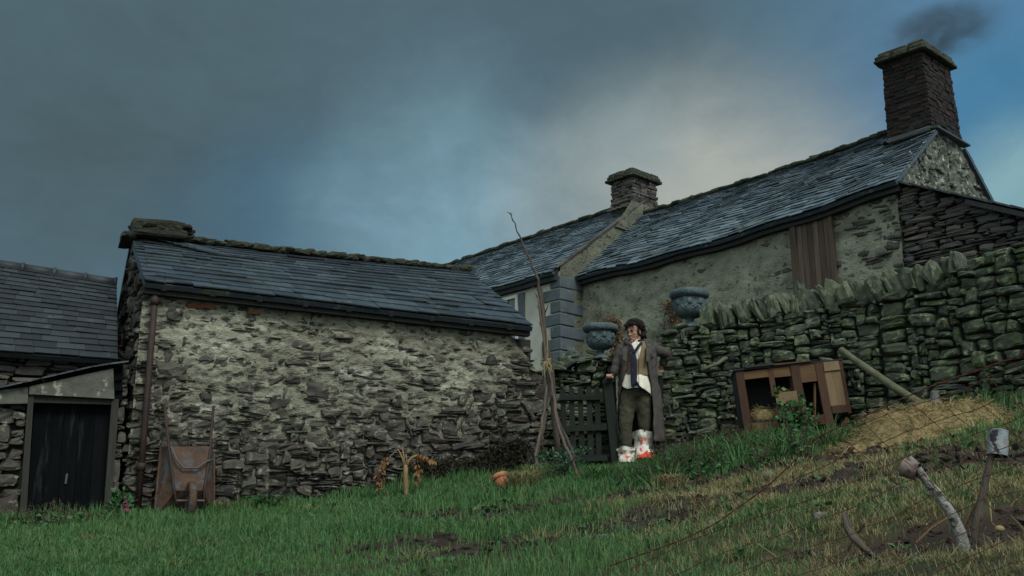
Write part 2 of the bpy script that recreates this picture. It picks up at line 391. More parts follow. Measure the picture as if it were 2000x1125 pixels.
def prism(mb, foot, z0, z1, r=.5, m=0):
    k = len(foot); v = [vec(p[0], p[1], z0) for p in foot]+[vec(p[0], p[1], z1 if np.isscalar(z1) else z1[i]) for i, p in enumerate(foot)]
    f = [[i, (i+1) % k, k+(i+1) % k, k+i] for i in range(k)]+[list(range(k))[::-1], list(range(k, 2*k))]
    mb.add(v, f, r, m)

def slate_roof(mb, E0, E1, R0, R1, rows, wmin, wmax, thick=.012, jit=.01, sag=None, grad=.5, lift=.016, ragged=.02, slab=True, m=0, skip=None):
    E0, E1, R0, R1 = [np.asarray(q, float) for q in (E0, E1, R0, R1)]
    nrm = unit(np.cross(E1-E0, R0-E0)); nrm *= np.sign(nrm[2])
    def S(u, v):
        p = (E0*(1-u)+E1*u)*(1-v)+(R0*(1-u)+R1*u)*v
        if sag: p = p+vec(0, 0, sag(u, v))
        return p
    L = np.linalg.norm(E1-E0)
    hs = np.linspace(1+grad*.5, 1-grad*.5, rows); hs /= hs.sum(); vv = np.concatenate([[0], np.cumsum(hs)])
    H = np.linalg.norm(R0-E0)
    for i in range(rows):
        x = -rs.uniform(0, wmax)
        v0 = vv[i]; v1 = min(1.0, vv[i]+hs[i]*1.35)
        while x < L:
            w = rs.uniform(wmin, wmax)
            u0, u1 = max(0, x/L), min(1, (x+w)/L-.004/L)
            x += w
            if u1-u0 < .01/L or (skip and skip((u0+u1)/2*L, (v0+v1)/2)): continue
            dv = rs.normal(0, ragged)*hs[i]; dz = abs(rs.normal(0, jit)); tw = rs.normal(0, jit*.6); sk = rs.normal(0, ragged*.5)*hs[i]
            a, b = S(u0, v0+dv), S(u1, v0+dv+sk); c, d = S(u0, v1), S(u1, v1)
            lo0, lo1 = lift+dz+tw, lift+dz-tw
            p = [a+nrm*(lo0-thick), a+nrm*lo0, c+nrm*(.002-thick), c+nrm*.002, b+nrm*(lo1-thick), b+nrm*lo1, d+nrm*(.002-thick), d+nrm*.002]
            mb.hexa(p, rs.beta(1.8, 1.8), m)
    if slab:
        g = [[], []]
        n = 16
        for i in range(n):
            for j in range(4):
                u0, u1, v0, v1 = i/n, (i+1)/n, j/4, (j+1)/4
                if skip and skip((u0+u1)/2*L, (v0+v1)/2): continue
                p = [S(u0, v0)-nrm*.07, S(u0, v0)-nrm*.015, S(u0, v1)-nrm*.07, S(u0, v1)-nrm*.015,
                     S(u1, v0)-nrm*.07, S(u1, v0)-nrm*.015, S(u1, v1)-nrm*.07, S(u1, v1)-nrm*.015]
                mb.hexa(p, .1, m)
    return S

def ridge_row(mb, S, R0, R1, n, w, h, r0=0, m=0, jit=.02, sagf=None, ov=.75):
    R0 = np.asarray(R0, float); R1 = np.asarray(R1, float); d = unit(R1-R0); L = np.linalg.norm(R1-R0)
    side = unit(np.cross(d, vec(0, 0, 1)))
    for i in range(n):
        u = (i+.5)/n; c = R0+(R1-R0)*u+vec(0, 0, sagf(u) if sagf else 0)
        stone(mb, c+vec(0, 0, rs.uniform(-jit, jit)*.5), d, side, np.cross(side, d), L/n*ov, w*rs.uniform(.85, 1.15), h*rs.uniform(.8, 1.2), rs.rand(), k=3.2, n=3, rough=.16, m=m)

# ------------------------------------------------------------------ terrain
CTRL = []
for px, py, Y in [(-300,1040,10.6),(0,1025,10.9),(240,1015,11.2),(560,992,12.0),(800,955,12.6),(1050,918,13.3),
                  (0,1103,7.0),(500,1103,6.3),(1000,1103,5.2),(1500,1103,4.0),(2000,1103,3.0),(-300,1110,7.5),(2300,1103,2.6),
                  (1000,1010,8.5),(500,1040,9.0),(1500,935,8.0),(2000,860,6.5),(2300,850,6.0),(1250,965,9.8),(1750,905,7.5),
                  (1300,885,13.2),(1500,872,12.6),(1700,838,11.9),(1850,806,11.2),(2050,775,10.5),(2300,760,9.5),(1240,912,12.9),(1140,915,13.1)]:
    CTRL.append(P(px, py, Y))
CTRL += [vec(*q) for q in [(0,0,-1.15),(-5,0,-1.3),(4,0,-.5),(1.5,0,-.8),(-12,0,-1.6),(12,0,1.0),(1,16,1.7),(4.5,14.2,2.0),(-3,17,1.3),(-8,14,.4),
                           (8,10,2.3),(12,14,3),(6,20,2.2),(0,26,1.6),(-20,25,.4),(25,25,3),(-20,8,-.6),(0,-15,-2.5),(-15,-15,-3),(20,-15,0),(0,60,.5),(40,50,1),(-40,50,-.5)]]
CTRL = np.array(CTRL)
def _phi(d): return d
_D = np.linalg.norm(CTRL[:, None, :2]-CTRL[None, :, :2], axis=2)
_n = len(CTRL)
_A = np.zeros((_n+3, _n+3)); _A[:_n, :_n] = -_D+np.eye(_n)*.15; _A[:_n, _n] = 1; _A[:_n, _n+1:] = CTRL[:, :2]; _A[_n, :_n] = 1; _A[_n+1:, :_n] = CTRL[:, :2].T
_w = np.linalg.solve(_A, np.concatenate([CTRL[:, 2], np.zeros(3)]))
def g0(x, y):
    x = np.atleast_1d(np.asarray(x, float)); y = np.atleast_1d(np.asarray(y, float))
    out = np.zeros(x.shape)
    fx, fy = x.ravel(), y.ravel(); res = np.zeros(len(fx))
    for i in range(0, len(fx), 20000):
        d = np.hypot(fx[i:i+20000, None]-CTRL[None, :, 0], fy[i:i+20000, None]-CTRL[None, :, 1])
        res[i:i+20000] = -d@_w[:_n]+_w[_n]+_w[_n+1]*fx[i:i+20000]+_w[_n+2]*fy[i:i+20000]
    out = res.reshape(x.shape)
    rr = np.hypot(x, y-8); k = sstep(30, 90, rr)
    return out*(1-k)+(-4)*k
def soilmask(x, y):
    reg = sstep(-2.2, -.6, x)*sstep(3.0, 3.8, y+x*.0)*(1-sstep(9.2, 10.6, y-.15*x))
    n = fbm(x*.55+.25*y, y*1.15-.25*x, 11, 4)
    return reg*sstep(.445, .535, n)*sstep(-.3, .7, x+(y-5.0)*.9)
def bumps(x, y):
    s = soilmask(x, y)
    b = .05*(fbm(x*2.2, y*2.2, 21, 3)-.5)
    garden = sstep(-2.2, -.4, x)*sstep(2.5, 3.6, y)*(1-sstep(10, 11.5, y))
    b = b+garden*.20*(fbm(x*1.1, y*1.8, 31, 4)-.5)
    b = b+s*(.13*(fbm(x*8, y*8, 41, 4)-.5)-.03)+garden*.035*(fbm(x*9, y*9, 43, 3)-.5)
    return b
def g(x, y):
    z = g0(x, y)+bumps(np.asarray(x, float), np.asarray(y, float))
    return float(z.ravel()[0]) if np.isscalar(x) else z
def at(px, Y, dz=0):
    """point of the ground seen in column px at depth Y"""
    x = (px-1000)/FL*Y; z = 0
    for _ in range(6):
        z = g(float(x), float(Y)); x = (px-1000)/FL*(Y*CP+z*SP)
    return vec(x, Y, z+dz)

# ------------------------------------------------------------------ ground sheet
def axis(lo, hi, step, far, gr=1.35):
    a = list(np.arange(lo, hi+1e-6, step)); s = step; q = lo
    left = []
    while q > -far: s *= gr; q -= s; left.append(q)
    s = step; q = hi; right = []
    while q < far: s *= gr; q += s; right.append(q)
    return np.array(left[::-1]+a+right)
gx = axis(-7.5, 7.0, .045, 300); gy = axis(1.5, 15, .045, 300)
GX, GY = np.meshgrid(gx, gy, indexing='ij')
GZ = g0(GX, GY)+bumps(GX, GY)
mb = MB(); mb.grid(np.stack([GX, GY, GZ], -1), soilmask(GX, GY))
M['ground'] = mat('turf_and_soil', [(0,.028,.040,.015), (.30,.055,.055,.024), (.5,.05,.040,.025), (.75,.034,.025,.019), (1,.024,.017,.014)], scale=7, rmix=.75, bump=1, bscale=30, bdist=.04,
                  spots=[((.11,.085,.04), 4, .56, .12, .7), ((.05,.038,.03), 14, .6, .1, .6)])
ground = tag(mb.build('ground', M['ground'], smooth=True), kind='structure')

# ------------------------------------------------------------------ barn
bA = P(240, 1010, 11.2); bB = P(1055, 905, 13.3)
bd = unit((bB-bA)[:2]); bk = vec(-bd[1], bd[0])          # along the front, and into the building
d3 = vec(bd[0], bd[1], 0); k3 = vec(bk[0], bk[1], 0)
def bpt(s, w, z): return vec(bA[0]+bd[0]*s+bk[0]*w, bA[1]+bd[1]*s+bk[1]*w, z)
BL = 4.98
barn = thing('stone_barn', 'low stone barn with a slate roof and patchy lime mortar on its long front', 'barn', (bA[0], bA[1], .2))
bEL = V(283, 549, bA[:2]-bk*.22, bd); bER = V(1041, 637, bA[:2]-bk*.22, bd)
bRL = V(256, 462, bA[:2]+bk*2.0, bd); bRR = V(915, 528, bA[:2]+bk*2.0, bd)
f = path([bpt(0, 0, 0), bpt(5.05, 0, 0)])
def bzt(s):
    z = 2.75-.02*s
    if s > 4.5: z = 2.68-(s-4.5)*1.15
    return z
def bprot(s, z):
    h = (z-.3-.15*s)/2.4
    return rs.uniform(-.050, .012)+.030*(1-h)+.03*sstep(4.2, 4.8, s)+(.03 if s < .5 else 0)+.015*rs.rand()**3
mb = MB()
stone_wall(mb, f, lambda s: .0, bzt, 1, cw=.042, ch=.027, wr=(2, 9), hr=(1, 5), depth=.12, prot=bprot, rough=.20, tilt=.09)
sheet(mb, f, lambda s: -.1, lambda s: bzt(s)+.02, 1, step=.022, amp=.042, fr=7.5, m=1, rf=lambda s, z: np.clip(.20+.22*sstep(.5, 1.6, z-.15*s)+.85*sstep(.48, .62, fbm(s*1.3, z*2.2, 66, 4))*sstep(1.2, 2.3, z), 0, 1), offf=lambda s, z: .012-.085*(1-np.clip((z-.30-.13*s)/1.25, 0, 1))+.03*(fbm(s*1.5, z*1.5, 55, 2)-.5))
# left gable face
gp = path([bpt(0, 4.0, 0), bpt(0, 0, 0)])
gz = lambda s: 2.75+min(s, 4-s)*.56-.04
stone_wall(mb, gp, lambda s: .0, gz, 1, cw=.06, ch=.04, wr=(2, 7), hr=(1, 4), depth=.12, prot=lambda s, z: rs.uniform(-.02, .06))
sheet(mb, gp, lambda s: -.1, gz, 1, step=.08, amp=.02, m=1, off=-.03)
prism(mb, [bpt(.06, .1, 0), bpt(4.9, .1, 0), bpt(4.9, 3.9, 0), bpt(.06, 3.9, 0)], 0, 2.62, m=2)
mb.build('wall', [M['rub'], M['mort'], M['void']], barn, smooth=False)
# bricks under the eaves
for s0_, z_, h_ in ((.48, 2.64, .05), (.62, 2.645, .045), (1.15, 2.62, .035)):
    mb = MB(); stone(mb, bpt(s0_+.09, .03, z_), d3, -k3, vec(0, 0, 1), .085, .07, h_*.6, rs.rand(), k=9, n=3, rough=.05)
    mb.build('brick', M['redbrick'], barn)
mb = MB()
SB = slate_roof(mb, bEL, bER, bRL, bRR, 14, .26, .62, thick=.015, jit=.006, lift=.019, grad=.7, ragged=.07, sag=lambda u, v: -.03*sin(pi*u)*v)
# rear slope
rE0 = bpt(-.06, 4.2, 2.8); rE1 = bpt(4.8, 4.2, 2.75)
slate_roof(mb, rE0, rE1, bRL, bRR, 6, .5, .9, thick=.016)
# lifted slates below the ridge lump
for q in range(6):
    c = SB(.10+.018*q, .93-.028*q); mb.box(c+vec(0, 0, .045), unit(d3+vec(0, 0, -.10)), unit(bRL-bEL), vec(0, -.3, .95), .16, .10, .009, .5)
roof = mb.build('roof', M['slate'], barn)
# fascia / wall plate in the shade of the eaves
mb = MB(); mb.bar(bEL+k3*.13-vec(0, 0, .07), bER+k3*.13-vec(0, 0, .07), .10, .09, .4); 
for q in range(9):
    c = bEL+(bER-bEL)*(q+.4)/9; mb.bar(c-vec(0, 0, .05)+k3*.02, c+k3*.3+vec(0, 0, .10), .06, .06, .5)
mb.build('eaves_plate', M['oldwood'], barn)
mb = MB(); ridge_row(mb, None, bRL+(bRR-bRL)*.12+vec(0, 0, .02), bRR+vec(0, 0, .0), 46, .12, .04, jit=.02, ov=.95)
mb.build('ridge', M['moss'], roof, smooth=False)
mb = MB()
c = bRL+(bRR-bRL)*.065
stone(mb, c+vec(0, 0, .10)-k3*.02, d3, k3, vec(0, 0, 1), .33, .27, .09, .5, k=7, n=4, rough=.06)
stone(mb, c+vec(0, 0, .0)-k3*.06, d3, k3, vec(0, 0, 1), .36, .34, .07, .3, k=6, n=4, rough=.06)
stone(mb, c-d3*.34-k3*.12+vec(0, 0, -.07), d3, k3, vec(0, 0, 1), .10, .26, .07, .3, k=4, n=3)
for _ in range(26): stone(mb, c+d3*rs.uniform(-.32, .40)-k3*rs.uniform(-.1, .38)+vec(0, 0, rs.uniform(.0, .18)), d3, k3, vec(0, 0, 1), rs.uniform(.04, .12), rs.uniform(.05, .1), rs.uniform(.02, .045), rs.rand(), k=3, n=3, rough=.2)
mb.build('chimney_stump', M['dark_moss_stone'], roof, smooth=False)
# downpipe
mb = MB()
dp = [bpt(.42, -.09, 2.66), bpt(.42, -.09, .2)]
t0 = V(303, 580, bA[:2]-bk*.11, bd); t1 = V(268, 1010, bA[:2]-bk*.11, bd)
mb.tube([t0+k3*.1+vec(0, 0, .06), t0, (t0+t1)/2, t1], .034, 10)
for u_ in (.02, .78): q = t0+(t1-t0)*u_; mb.tube([q+vec(0, 0, .04), q-vec(0, 0, .04)], .047, 10)
mb.build('downpipe', M['rustpipe'], barn, smooth=True)
# dead growth along the foot of the wall
def fringe(mb, s0, s1, n, zfun, hfun, f=f, off=.06, w=.012):
    for _ in range(n):
        s = rs.uniform(s0, s1); p, d = f(s); z = zfun(s)
        top = z+hfun(s)*rs.rand()**.8
        o = vec(d[1], -d[0], 0)*(off+rs.uniform(0, .08))
        a = vec(p[0], p[1], top)+o; l = rs.uniform(.02, .05)
        dr = unit(vec(rs.normal(0, .6), -.2+rs.normal(0, .3), -1+rs.normal(0, .5)))
        sd = unit(np.cross(dr, rs.normal(0, 1, 3)))*w*rs.uniform(.5, 1.3)
        mb.add([a-sd, a+sd, a+dr*l*.6+sd*.8, a+dr*l, a+dr*l*.6-sd*.8], [[0, 1, 2, 3, 4]], rs.rand())
mb = MB(); fringe(mb, 2.2, 5.0, 5200, lambda s: g(float(f(s)[0][0]), float(f(s)[0][1]))-.02, lambda s: .08+.30*sstep(2.2, 3.6, s)*(.3+1.1*vnoise(s*3, 0, 9)), off=.02)
o = mb.build('moss_fringe', M['darkmoss'], barn); o['kind'] = 'stuff'

# ------------------------------------------------------------------ outbuilding on the left with its low door
ob = thing('stone_outbuilding', 'dark stone outbuilding with a slate roof built against the barn gable', 'outbuilding', tuple(bpt(-1.0, .9, .2)))
oE0 = bpt(-3.6, .62, 2.07); oE1 = bpt(-.16, .62, 2.06); oR0 = V(0, 516, bA[:2]+bk*2.4, bd); oR1 = V(228, 552, bA[:2]+bk*2.4, bd)
oR0 = oR1+(oR0-oR1)*2.4
mb = MB(); slate_roof(mb, oE0, oE1, oR0, oR1, 17, .17, .34, thick=.012, jit=.003, lift=.017, ragged=.02, grad=.35)
slate_roof(mb, bpt(-3.6, 4.2, 2.07), bpt(-.16, 4.2, 2.06), oR0, oR1, 6, .4, .7)
oroof = mb.build('roof', M['slate_dark'], ob)
mb = MB(); n = 9
for i in range(n):
    a = oR0+(oR1-oR0)*i/n; b = oR0+(oR1-oR0)*(i+1)/n
    mb.tube([a-vec(0, 0, .02), b-vec(0, 0, .02)], .075, 10, rs.rand()); mb.tube([b-(b-a)*.10-vec(0, 0, .02), b-vec(0, 0, .02)], .092, 10, rs.rand())
mb.build('ridge', M['slate_dark'], oroof, smooth=True)
mb = MB(); of = path([bpt(-3.6, .82, 0), bpt(.12, .82, 0)])
stone_wall(mb, of, lambda s: .2, lambda s: 2.02, 1, cw=.06, ch=.04, wr=(3, 8), hr=(1, 4), depth=.1)
prism(mb, [bpt(-3.6, .95, 0), bpt(.05, .95, 0), bpt(.05, 4, 0), bpt(-3.6, 4, 0)], 0, 2.0, m=1)
mb.build('wall', [M['dark_rub'], M['void']], ob, smooth=False)

pw = .08                                              # plane of the lean-to front, behind the barn front
pA = bA[:2]+bk*pw
def pv(px, py, o=0): return V(px, py, pA-bk*o, bd)
lt = thing('lean_to_shed', 'low lean-to shed with a black plank door under a stained lintel', 'shed', tuple(bpt(-.9, pw, .2)))
zl = lambda px, py: pv(px, py)
mb = MB()
def sofpx(px): q = pv(px, 900); return float(np.dot(q[:2]-bA[:2], bd))
sL0, sL1 = -3.2, sofpx(58)
lf = path([bpt(sL0, pw, 0), bpt(sL1, pw, 0)])
zlt = lambda s: float(pv(0, 790)[2])
stone_wall(mb, lf, lambda s: .0, zlt, 1, cw=.07, ch=.045, wr=(3, 6), hr=(2, 5), depth=.12, rough=.16)
rf = path([bpt(sofpx(222), pw, 0), bpt(-.02, pw, 0)])
stone_wall(mb, rf, lambda s: .0, lambda s: float(pv(220, 725)[2]), 1, cw=.04, ch=.05, wr=(2, 5), hr=(1, 3), depth=.12)
prism(mb, [bpt(sL0, pw+.1, 0), bpt(sL1-.02, pw+.1, 0), bpt(sL1-.02, .8, 0), bpt(sL0, .8, 0)], 0, zlt(0)-.05, m=1)
mb.build('wall', [M['rub'], M['void']], lt, smooth=False)
def plate(mb, q, t, r=.5, m=0, nn=None):           # 4 px corners -> slab with thickness t toward the viewer (bl, br, tr, tl)
    n3 = vec(-bk[0], -bk[1], 0) if nn is None else nn
    v = list(q)+[a+n3*t for a in q]
    mb.add(v, [[0,1,2,3][::-1],[4,5,6,7],[0,1,5,4],[1,2,6,5],[2,3,7,6],[3,0,4,7]], r, m)
mb = MB(); plate(mb, [pv(56, 772), pv(222, 781), pv(220, 722), pv(58, 757)], .10); mb.build('lintel', M['concrete'], lt)
mb = MB(); plate(mb, [pv(-160, 792), pv(54, 790), pv(55, 758), pv(-160, 782)], .09); mb.build('wall_plate_stone', M['concrete'], lt)
mb = MB()
for i in range(12):                                  # verge slates of the lean-to roof
    x0 = -160+(405/12)*i; x1 = x0+40
    y0 = np.interp(x0, [-160, 0, 120, 185, 245], [790, 758, 731, 716, 707]); y1 = np.interp(x1, [-160, 0, 120, 185, 245], [790, 758, 731, 716, 707])
    a = pv(x0, y0, .16); b = pv(x1, y1, .16)
    up = vec(0, 0, .016)
    k9 = k3*.9+vec(0, 0, .12)
    mb.hexa([a, a+up, a+k9, a+k9+up, b, b+up, b+k9, b+k9+up], rs.rand())
mb.build('roof', M['slate'], lt)
mb = MB(); plate(mb, [pv(222, 780), pv(238, 782), pv(238, 716), pv(221, 718)], .04); 
for yy, x0_, h_ in ((722, 190, .05), (742, 216, .035), (762, 219, .045)): mb.bar(pv(x0_, yy, .08)+k3*.02, pv(240, yy-5, .07)+k3*.02, .05, h_, .3, jit=.008)
mb.build('wall_end_timber', M['doorwood'], lt)
fr = MB(); plate(fr, [pv(36, 1030, -.04), pv(50, 1030, -.04), pv(66, 775, -.04), pv(55, 774, -.04)], .11, .6)
plate(fr, [pv(199, 1030, -.04), pv(214, 1030, -.04), pv(231, 782, -.04), pv(217, 782, -.04)], .11, .7)
plate(fr, [pv(66, 788, -.04), pv(217, 792, -.04), pv(217, 781, -.04), pv(66, 774, -.04)], .09, .3)
fr.build('door_frame', M['jamb'], lt)
mb = MB()
xb0, xb1, xt0, xt1 = 50, 200, 67, 217
for i in range(5):
    a, b = i/5+.003, (i+1)/5-.003
    plate(mb, [pv(xb0+(xb1-xb0)*a, 1035, -.10), pv(xb0+(xb1-xb0)*b, 1035, -.10), pv(xt0+(xt1-xt0)*b, 788, -.10), pv(xt0+(xt1-xt0)*a, 786, -.10)], .03+.004*rs.rand(), rs.rand())
door = mb.build('door', M['doorwood'], lt)
mb = MB(); mb.tube([pv(128, 945, -.06), pv(131, 925, -.06)], .012, 8); mb.build('handle', M['iron'], door)

# ------------------------------------------------------------------ drystone walls
RW = [P(1293, 800, 13.25), P(1480, 760, 12.65), P(1700, 700, 11.85), P(1870, 650, 11.1), P(2300, 600, 9.3)]
wf = path(RW)
TOPPX = [(1290,655),(1375,640),(1500,622),(1600,604),(1700,588),(1800,562),(1862,536),(1880,505),(2000,478),(2300,410)]
_s = np.linspace(0, wf.L, 60); 
def px_of(p): 
    fw = p[1]*CP+p[2]*SP; return 1000+FL*p[0]/fw
def zpix(p2, py):                                   # height above plan point p2 seen at image row py
    # z such that (py) matches: (z*CP - y*SP)/(y*CP+z*SP) = k
    k_ = (562.5-py)/FL; y = p2[1]; return (k_*y*CP+y*SP)/(CP-k_*SP)
_zt = []
for s in _s:
    p, d = wf(s); z = 2.5
    for _ in range(5):
        x = px_of(vec(p[0], p[1], z)); z = zpix(p, np.interp(x, [a for a, b in TOPPX], [b for a, b in TOPPX]))
    _zt.append(z)
wzt = lambda s: float(np.interp(s, _s, _zt))
dw = thing('drystone_wall', 'mossy drystone wall with upright cope stones climbing the slope from the gateway', 'stone wall', (RW[0][0], RW[0][1], .9))
mb = MB()
_sm = wf.cum[2]+.15
stone_wall(mb, wf, lambda s: .75, wzt, 1, cw=.042, ch=.027, wr=(3, 9), hr=(2, 5), depth=.16, prot=lambda s, z: rs.uniform(-.05, .03), rough=.135, n=4, k=5.5, tilt=.065, gap=.92, s1=_sm)
stone_wall(mb, wf, lambda s: .75, wzt, 1, cw=.05, ch=.033, wr=(3, 8), hr=(2, 5), depth=.16, prot=lambda s, z: rs.uniform(-.05, .03), rough=.125, n=4, k=4.5, tilt=.06, gap=.92, s0=_sm)
# wall end face at the gateway
e0, ed = wf(0); en = vec(ed[1], -ed[0])
ef = path([e0-en*.5, e0])
stone_wall(mb, ef, lambda s: .8, lambda s: wzt(0), 1, cw=.06, ch=.035, wr=(3, 7), hr=(2, 4), depth=.14, n=3)
for i in range(len(RW)-1):
    a, b = RW[i], RW[i+1]; dd = unit((b-a)[:2]); nn = vec(dd[1], -dd[0])
    za, zb_ = wzt(wf.cum[i])-.06, wzt(wf.cum[i+1])-.06
    prism(mb, [a[:2]-nn*.12, b[:2]-nn*.12, b[:2]-nn*.5, a[:2]-nn*.5], .5, [za, zb_, zb_, za], m=1)
mb.build('stonework', [M['dry'], M['void']], dw, smooth=False)
s = .62
cs = MB()
while s < wf.L:
    p, d = wf(s); z = wzt(s); x = px_of(vec(p[0], p[1], z))
    if 1372 < x < 1868:
        w = rs.uniform(.022, .10); lean = rs.uniform(-.65, .15); d_ = vec(d[0], d[1], 0); nn = vec(d[1], -d[0], 0)
        h = rs.uniform(.12, .19) if x < 1700 else rs.uniform(.11, .17)
        ax = d_*cos(lean)-vec(0, 0, 1)*sin(lean); az = d_*sin(lean)+vec(0, 0, 1)*cos(lean)
        cs = MB(); stone(cs, vec(p[0], p[1], z+h*.85)-nn*rs.uniform(.08, .15), ax, nn, az, w, rs.uniform(.10, .16), h, rs.rand(), k=4.2, n=4, rough=.17)
        cs.build('cope_stone', M['cope'], dw, smooth=False)
        s += w*1.75
    else:
        s += .1
mb = MB()
for q in range(7):
    p, d = wf(rs.uniform(0, .55)); 
for (x_, y_, hw_) in ((1310, 652, .10), (1345, 648, .12), (1330, 640, .10)):
    pp = P(x_, y_, 13.2); stone(mb, pp, vec(.9, -.35, .1), vec(.35, .9, 0), vec(0, 0, 1), hw_, .12, .03, rs.rand(), k=5)
mb.build('top_stones', M['dry'], dw, smooth=True)

# short wall behind the gate (between barn and gateway)
GW = [P(1040, 800, 13.35), P(1206, 800, 13.3)]
gf = path(GW)
gwz = lambda s: float(np.interp(s, [0, .5, .8, gf.L], [zpix(GW[0], 735), zpix(GW[0], 712), zpix(GW[1], 706), zpix(GW[1], 704)]))
gw = thing('gateway_wall', 'short rough drystone wall between the barn corner and the garden gate', 'stone wall', (GW[0][0], GW[0][1], .9))
mb = MB(); stone_wall(mb, gf, lambda s: .7, gwz, 1, cw=.045, ch=.03, wr=(3, 8), hr=(1, 4), depth=.14, rough=.15, n=3, tilt=.08)
prism(mb, [GW[0][:2]+vec(0, .1), GW[1][:2]+vec(0, .1), GW[1][:2]+vec(0, .45), GW[0][:2]+vec(0, .45)], .5, gwz(.6)-.08, m=1)
for (px, py, hx, hz, a) in ((1110, 702, .13, .09, .5), (1085, 716, .14, .06, -.2), (1138, 706, .10, .035, .1), (1190, 706, .11, .03, 0)):
    stone(mb, P(px, py, 13.35), vec(cos(a), 0, sin(a)), vec(0, 1, 0), vec(-sin(a), 0, cos(a)), hx, .16, hz, rs.rand(), k=6, n=4)
mb.build('stonework', [M['dry'], M['void']], gw, smooth=False)
# ------------------------------------------------------------------ farmhouse
hA = vec(5.83, 14.7); he = vec(-.675, .738); he /= np.linalg.norm(he); hu = vec(-he[1]*-1, -he[0]) if False else vec(he[1], -he[0])
hu = vec(.738, .675); hu /= np.linalg.norm(hu)
e3 = vec(he[0], he[1], 0); u3 = vec(hu[0], hu[1], 0); Z3 = vec(0, 0, 1)
def hp(s, w, z): return vec(hA[0]+he[0]*s+hu[0]*w, hA[1]+he[1]*s+hu[1]*w, z)
def hv(px, py, w): return V(px, py, hA+hu*w, he)
SQ = 6.6
house = thing('farmhouse', 'long slate-roofed farmhouse with two chimneys, rendered front and boarded loft hatch', 'house', tuple(hp(3, 0, 1.5)))
def hs(p): return float(np.dot(p[:2]-hA, he))
# main front
zeR = lambda s: 5.22-.02*s
fr_ = path([hp(0, 0, 0), hp(SQ+.1, 0, 0)])
mb = MB()
sheet(mb, fr_, lambda s: 1.2, lambda s: zeR(s)+.12, -1, step=.06, amp=.05, fr=3.2, seed=13)
stone_wall(mb, fr_, lambda s: 1.8, lambda s: zeR(s)-.05, -1, cw=.07, ch=.045, wr=(2, 6), hr=(1, 3), depth=.10,
           prot=lambda s, z: -.055+.05*rs.rand()**2+.035*(1-sstep(.3, 1.6, s))-.05*sstep(2.5, 4, s)*(rs.rand() > .12), m=1)
prism(mb, [hp(.12, .12, 0), hp(SQ, .12, 0), hp(SQ, 3.9, 0), hp(.12, 3.9, 0)], 1.0, 5.0, m=2)
mb.build('front_wall', [M['render'], M['rub'], M['void']], house, smooth=True)
# gable at the near end
zg = lambda w: min(6.62, 5.36+.80*min(w, 4-w))
gw_ = path([hp(0, 0, 0), hp(0, 4, 0)])
mb = MB()
stone_wall(mb, gw_, lambda s: 4.1, zg, 1, cw=.055, ch=.04, wr=(2, 6), hr=(1, 4), depth=.10, prot=lambda s, z: rs.uniform(-.05, .03), tilt=.15, rough=.18)
sheet(mb, gw_, lambda s: 3.4, zg, 1, step=.03, amp=.035, fr=7, seed=23)
prism(mb, [hp(.05, .15, 0), hp(.05, 3.85, 0), hp(.6, 3.85, 0), hp(.6, .15, 0)], 3.5, 5.4, m=0)
mb.build('gable_wall', M['white_rub'], house, smooth=False)
# main roof
rE0 = hp(-.10, -.22, 5.265); rE1 = hp(SQ-.02, -.22, 5.06)
rR0 = hp(-.06, 2.0, 7.0); rR1 = hp(SQ-.02, 2.0, 6.86)
sagR = lambda u, v: -.10*sin(pi*u)*(1-v)-.05*sin(pi*u)*v+.018*sin(u*23+v*3)
mb = MB()
SR = slate_roof(mb, rE0, rE1, rR0, rR1, 27, .16, .36, thick=.014, jit=.007, sag=sagR, lift=.022, ragged=.11, grad=.8, skip=lambda s_, v: s_ < .88 and v > .735)
slate_roof(mb, hp(-.06, 4.2, 5.2), hp(SQ-.02, 4.2, 5.06), rR0, rR1, 14, .3, .5, thick=.014, jit=.01, skip=lambda s_, v: s_ < .88 and v > .74)
roofR = mb.build('roof', M['slate2'], house)
roofR['label'] = 'uneven grey slate roof of the near range'
mb = MB(); ridge_row(mb, None, hp(.75, 2, 7.0), rR1, 30, .11, .04, sagf=lambda u: -.04*sin(pi*u))
mb.build('ridge', M['moss'], roofR, smooth=True)
mb = MB()
for i in range(14):
    a = SR(i/14, 0)+u3*.16-vec(0, 0, .07); b = SR((i+1)/14, 0)+u3*.16-vec(0, 0, .07); mb.bar(a, b, .12, .12, .3)
mb.build('eaves_board', M['oldwood'], house)
# mortar fillet along the near verge and under the big chimney
mb = MB(); mb.bar(hp(0, 1.40, 6.60), hp(.75, 1.40, 6.59), .10, .05, .5)
mb.build('mortar_fillet', M['paintrender'], roofR)
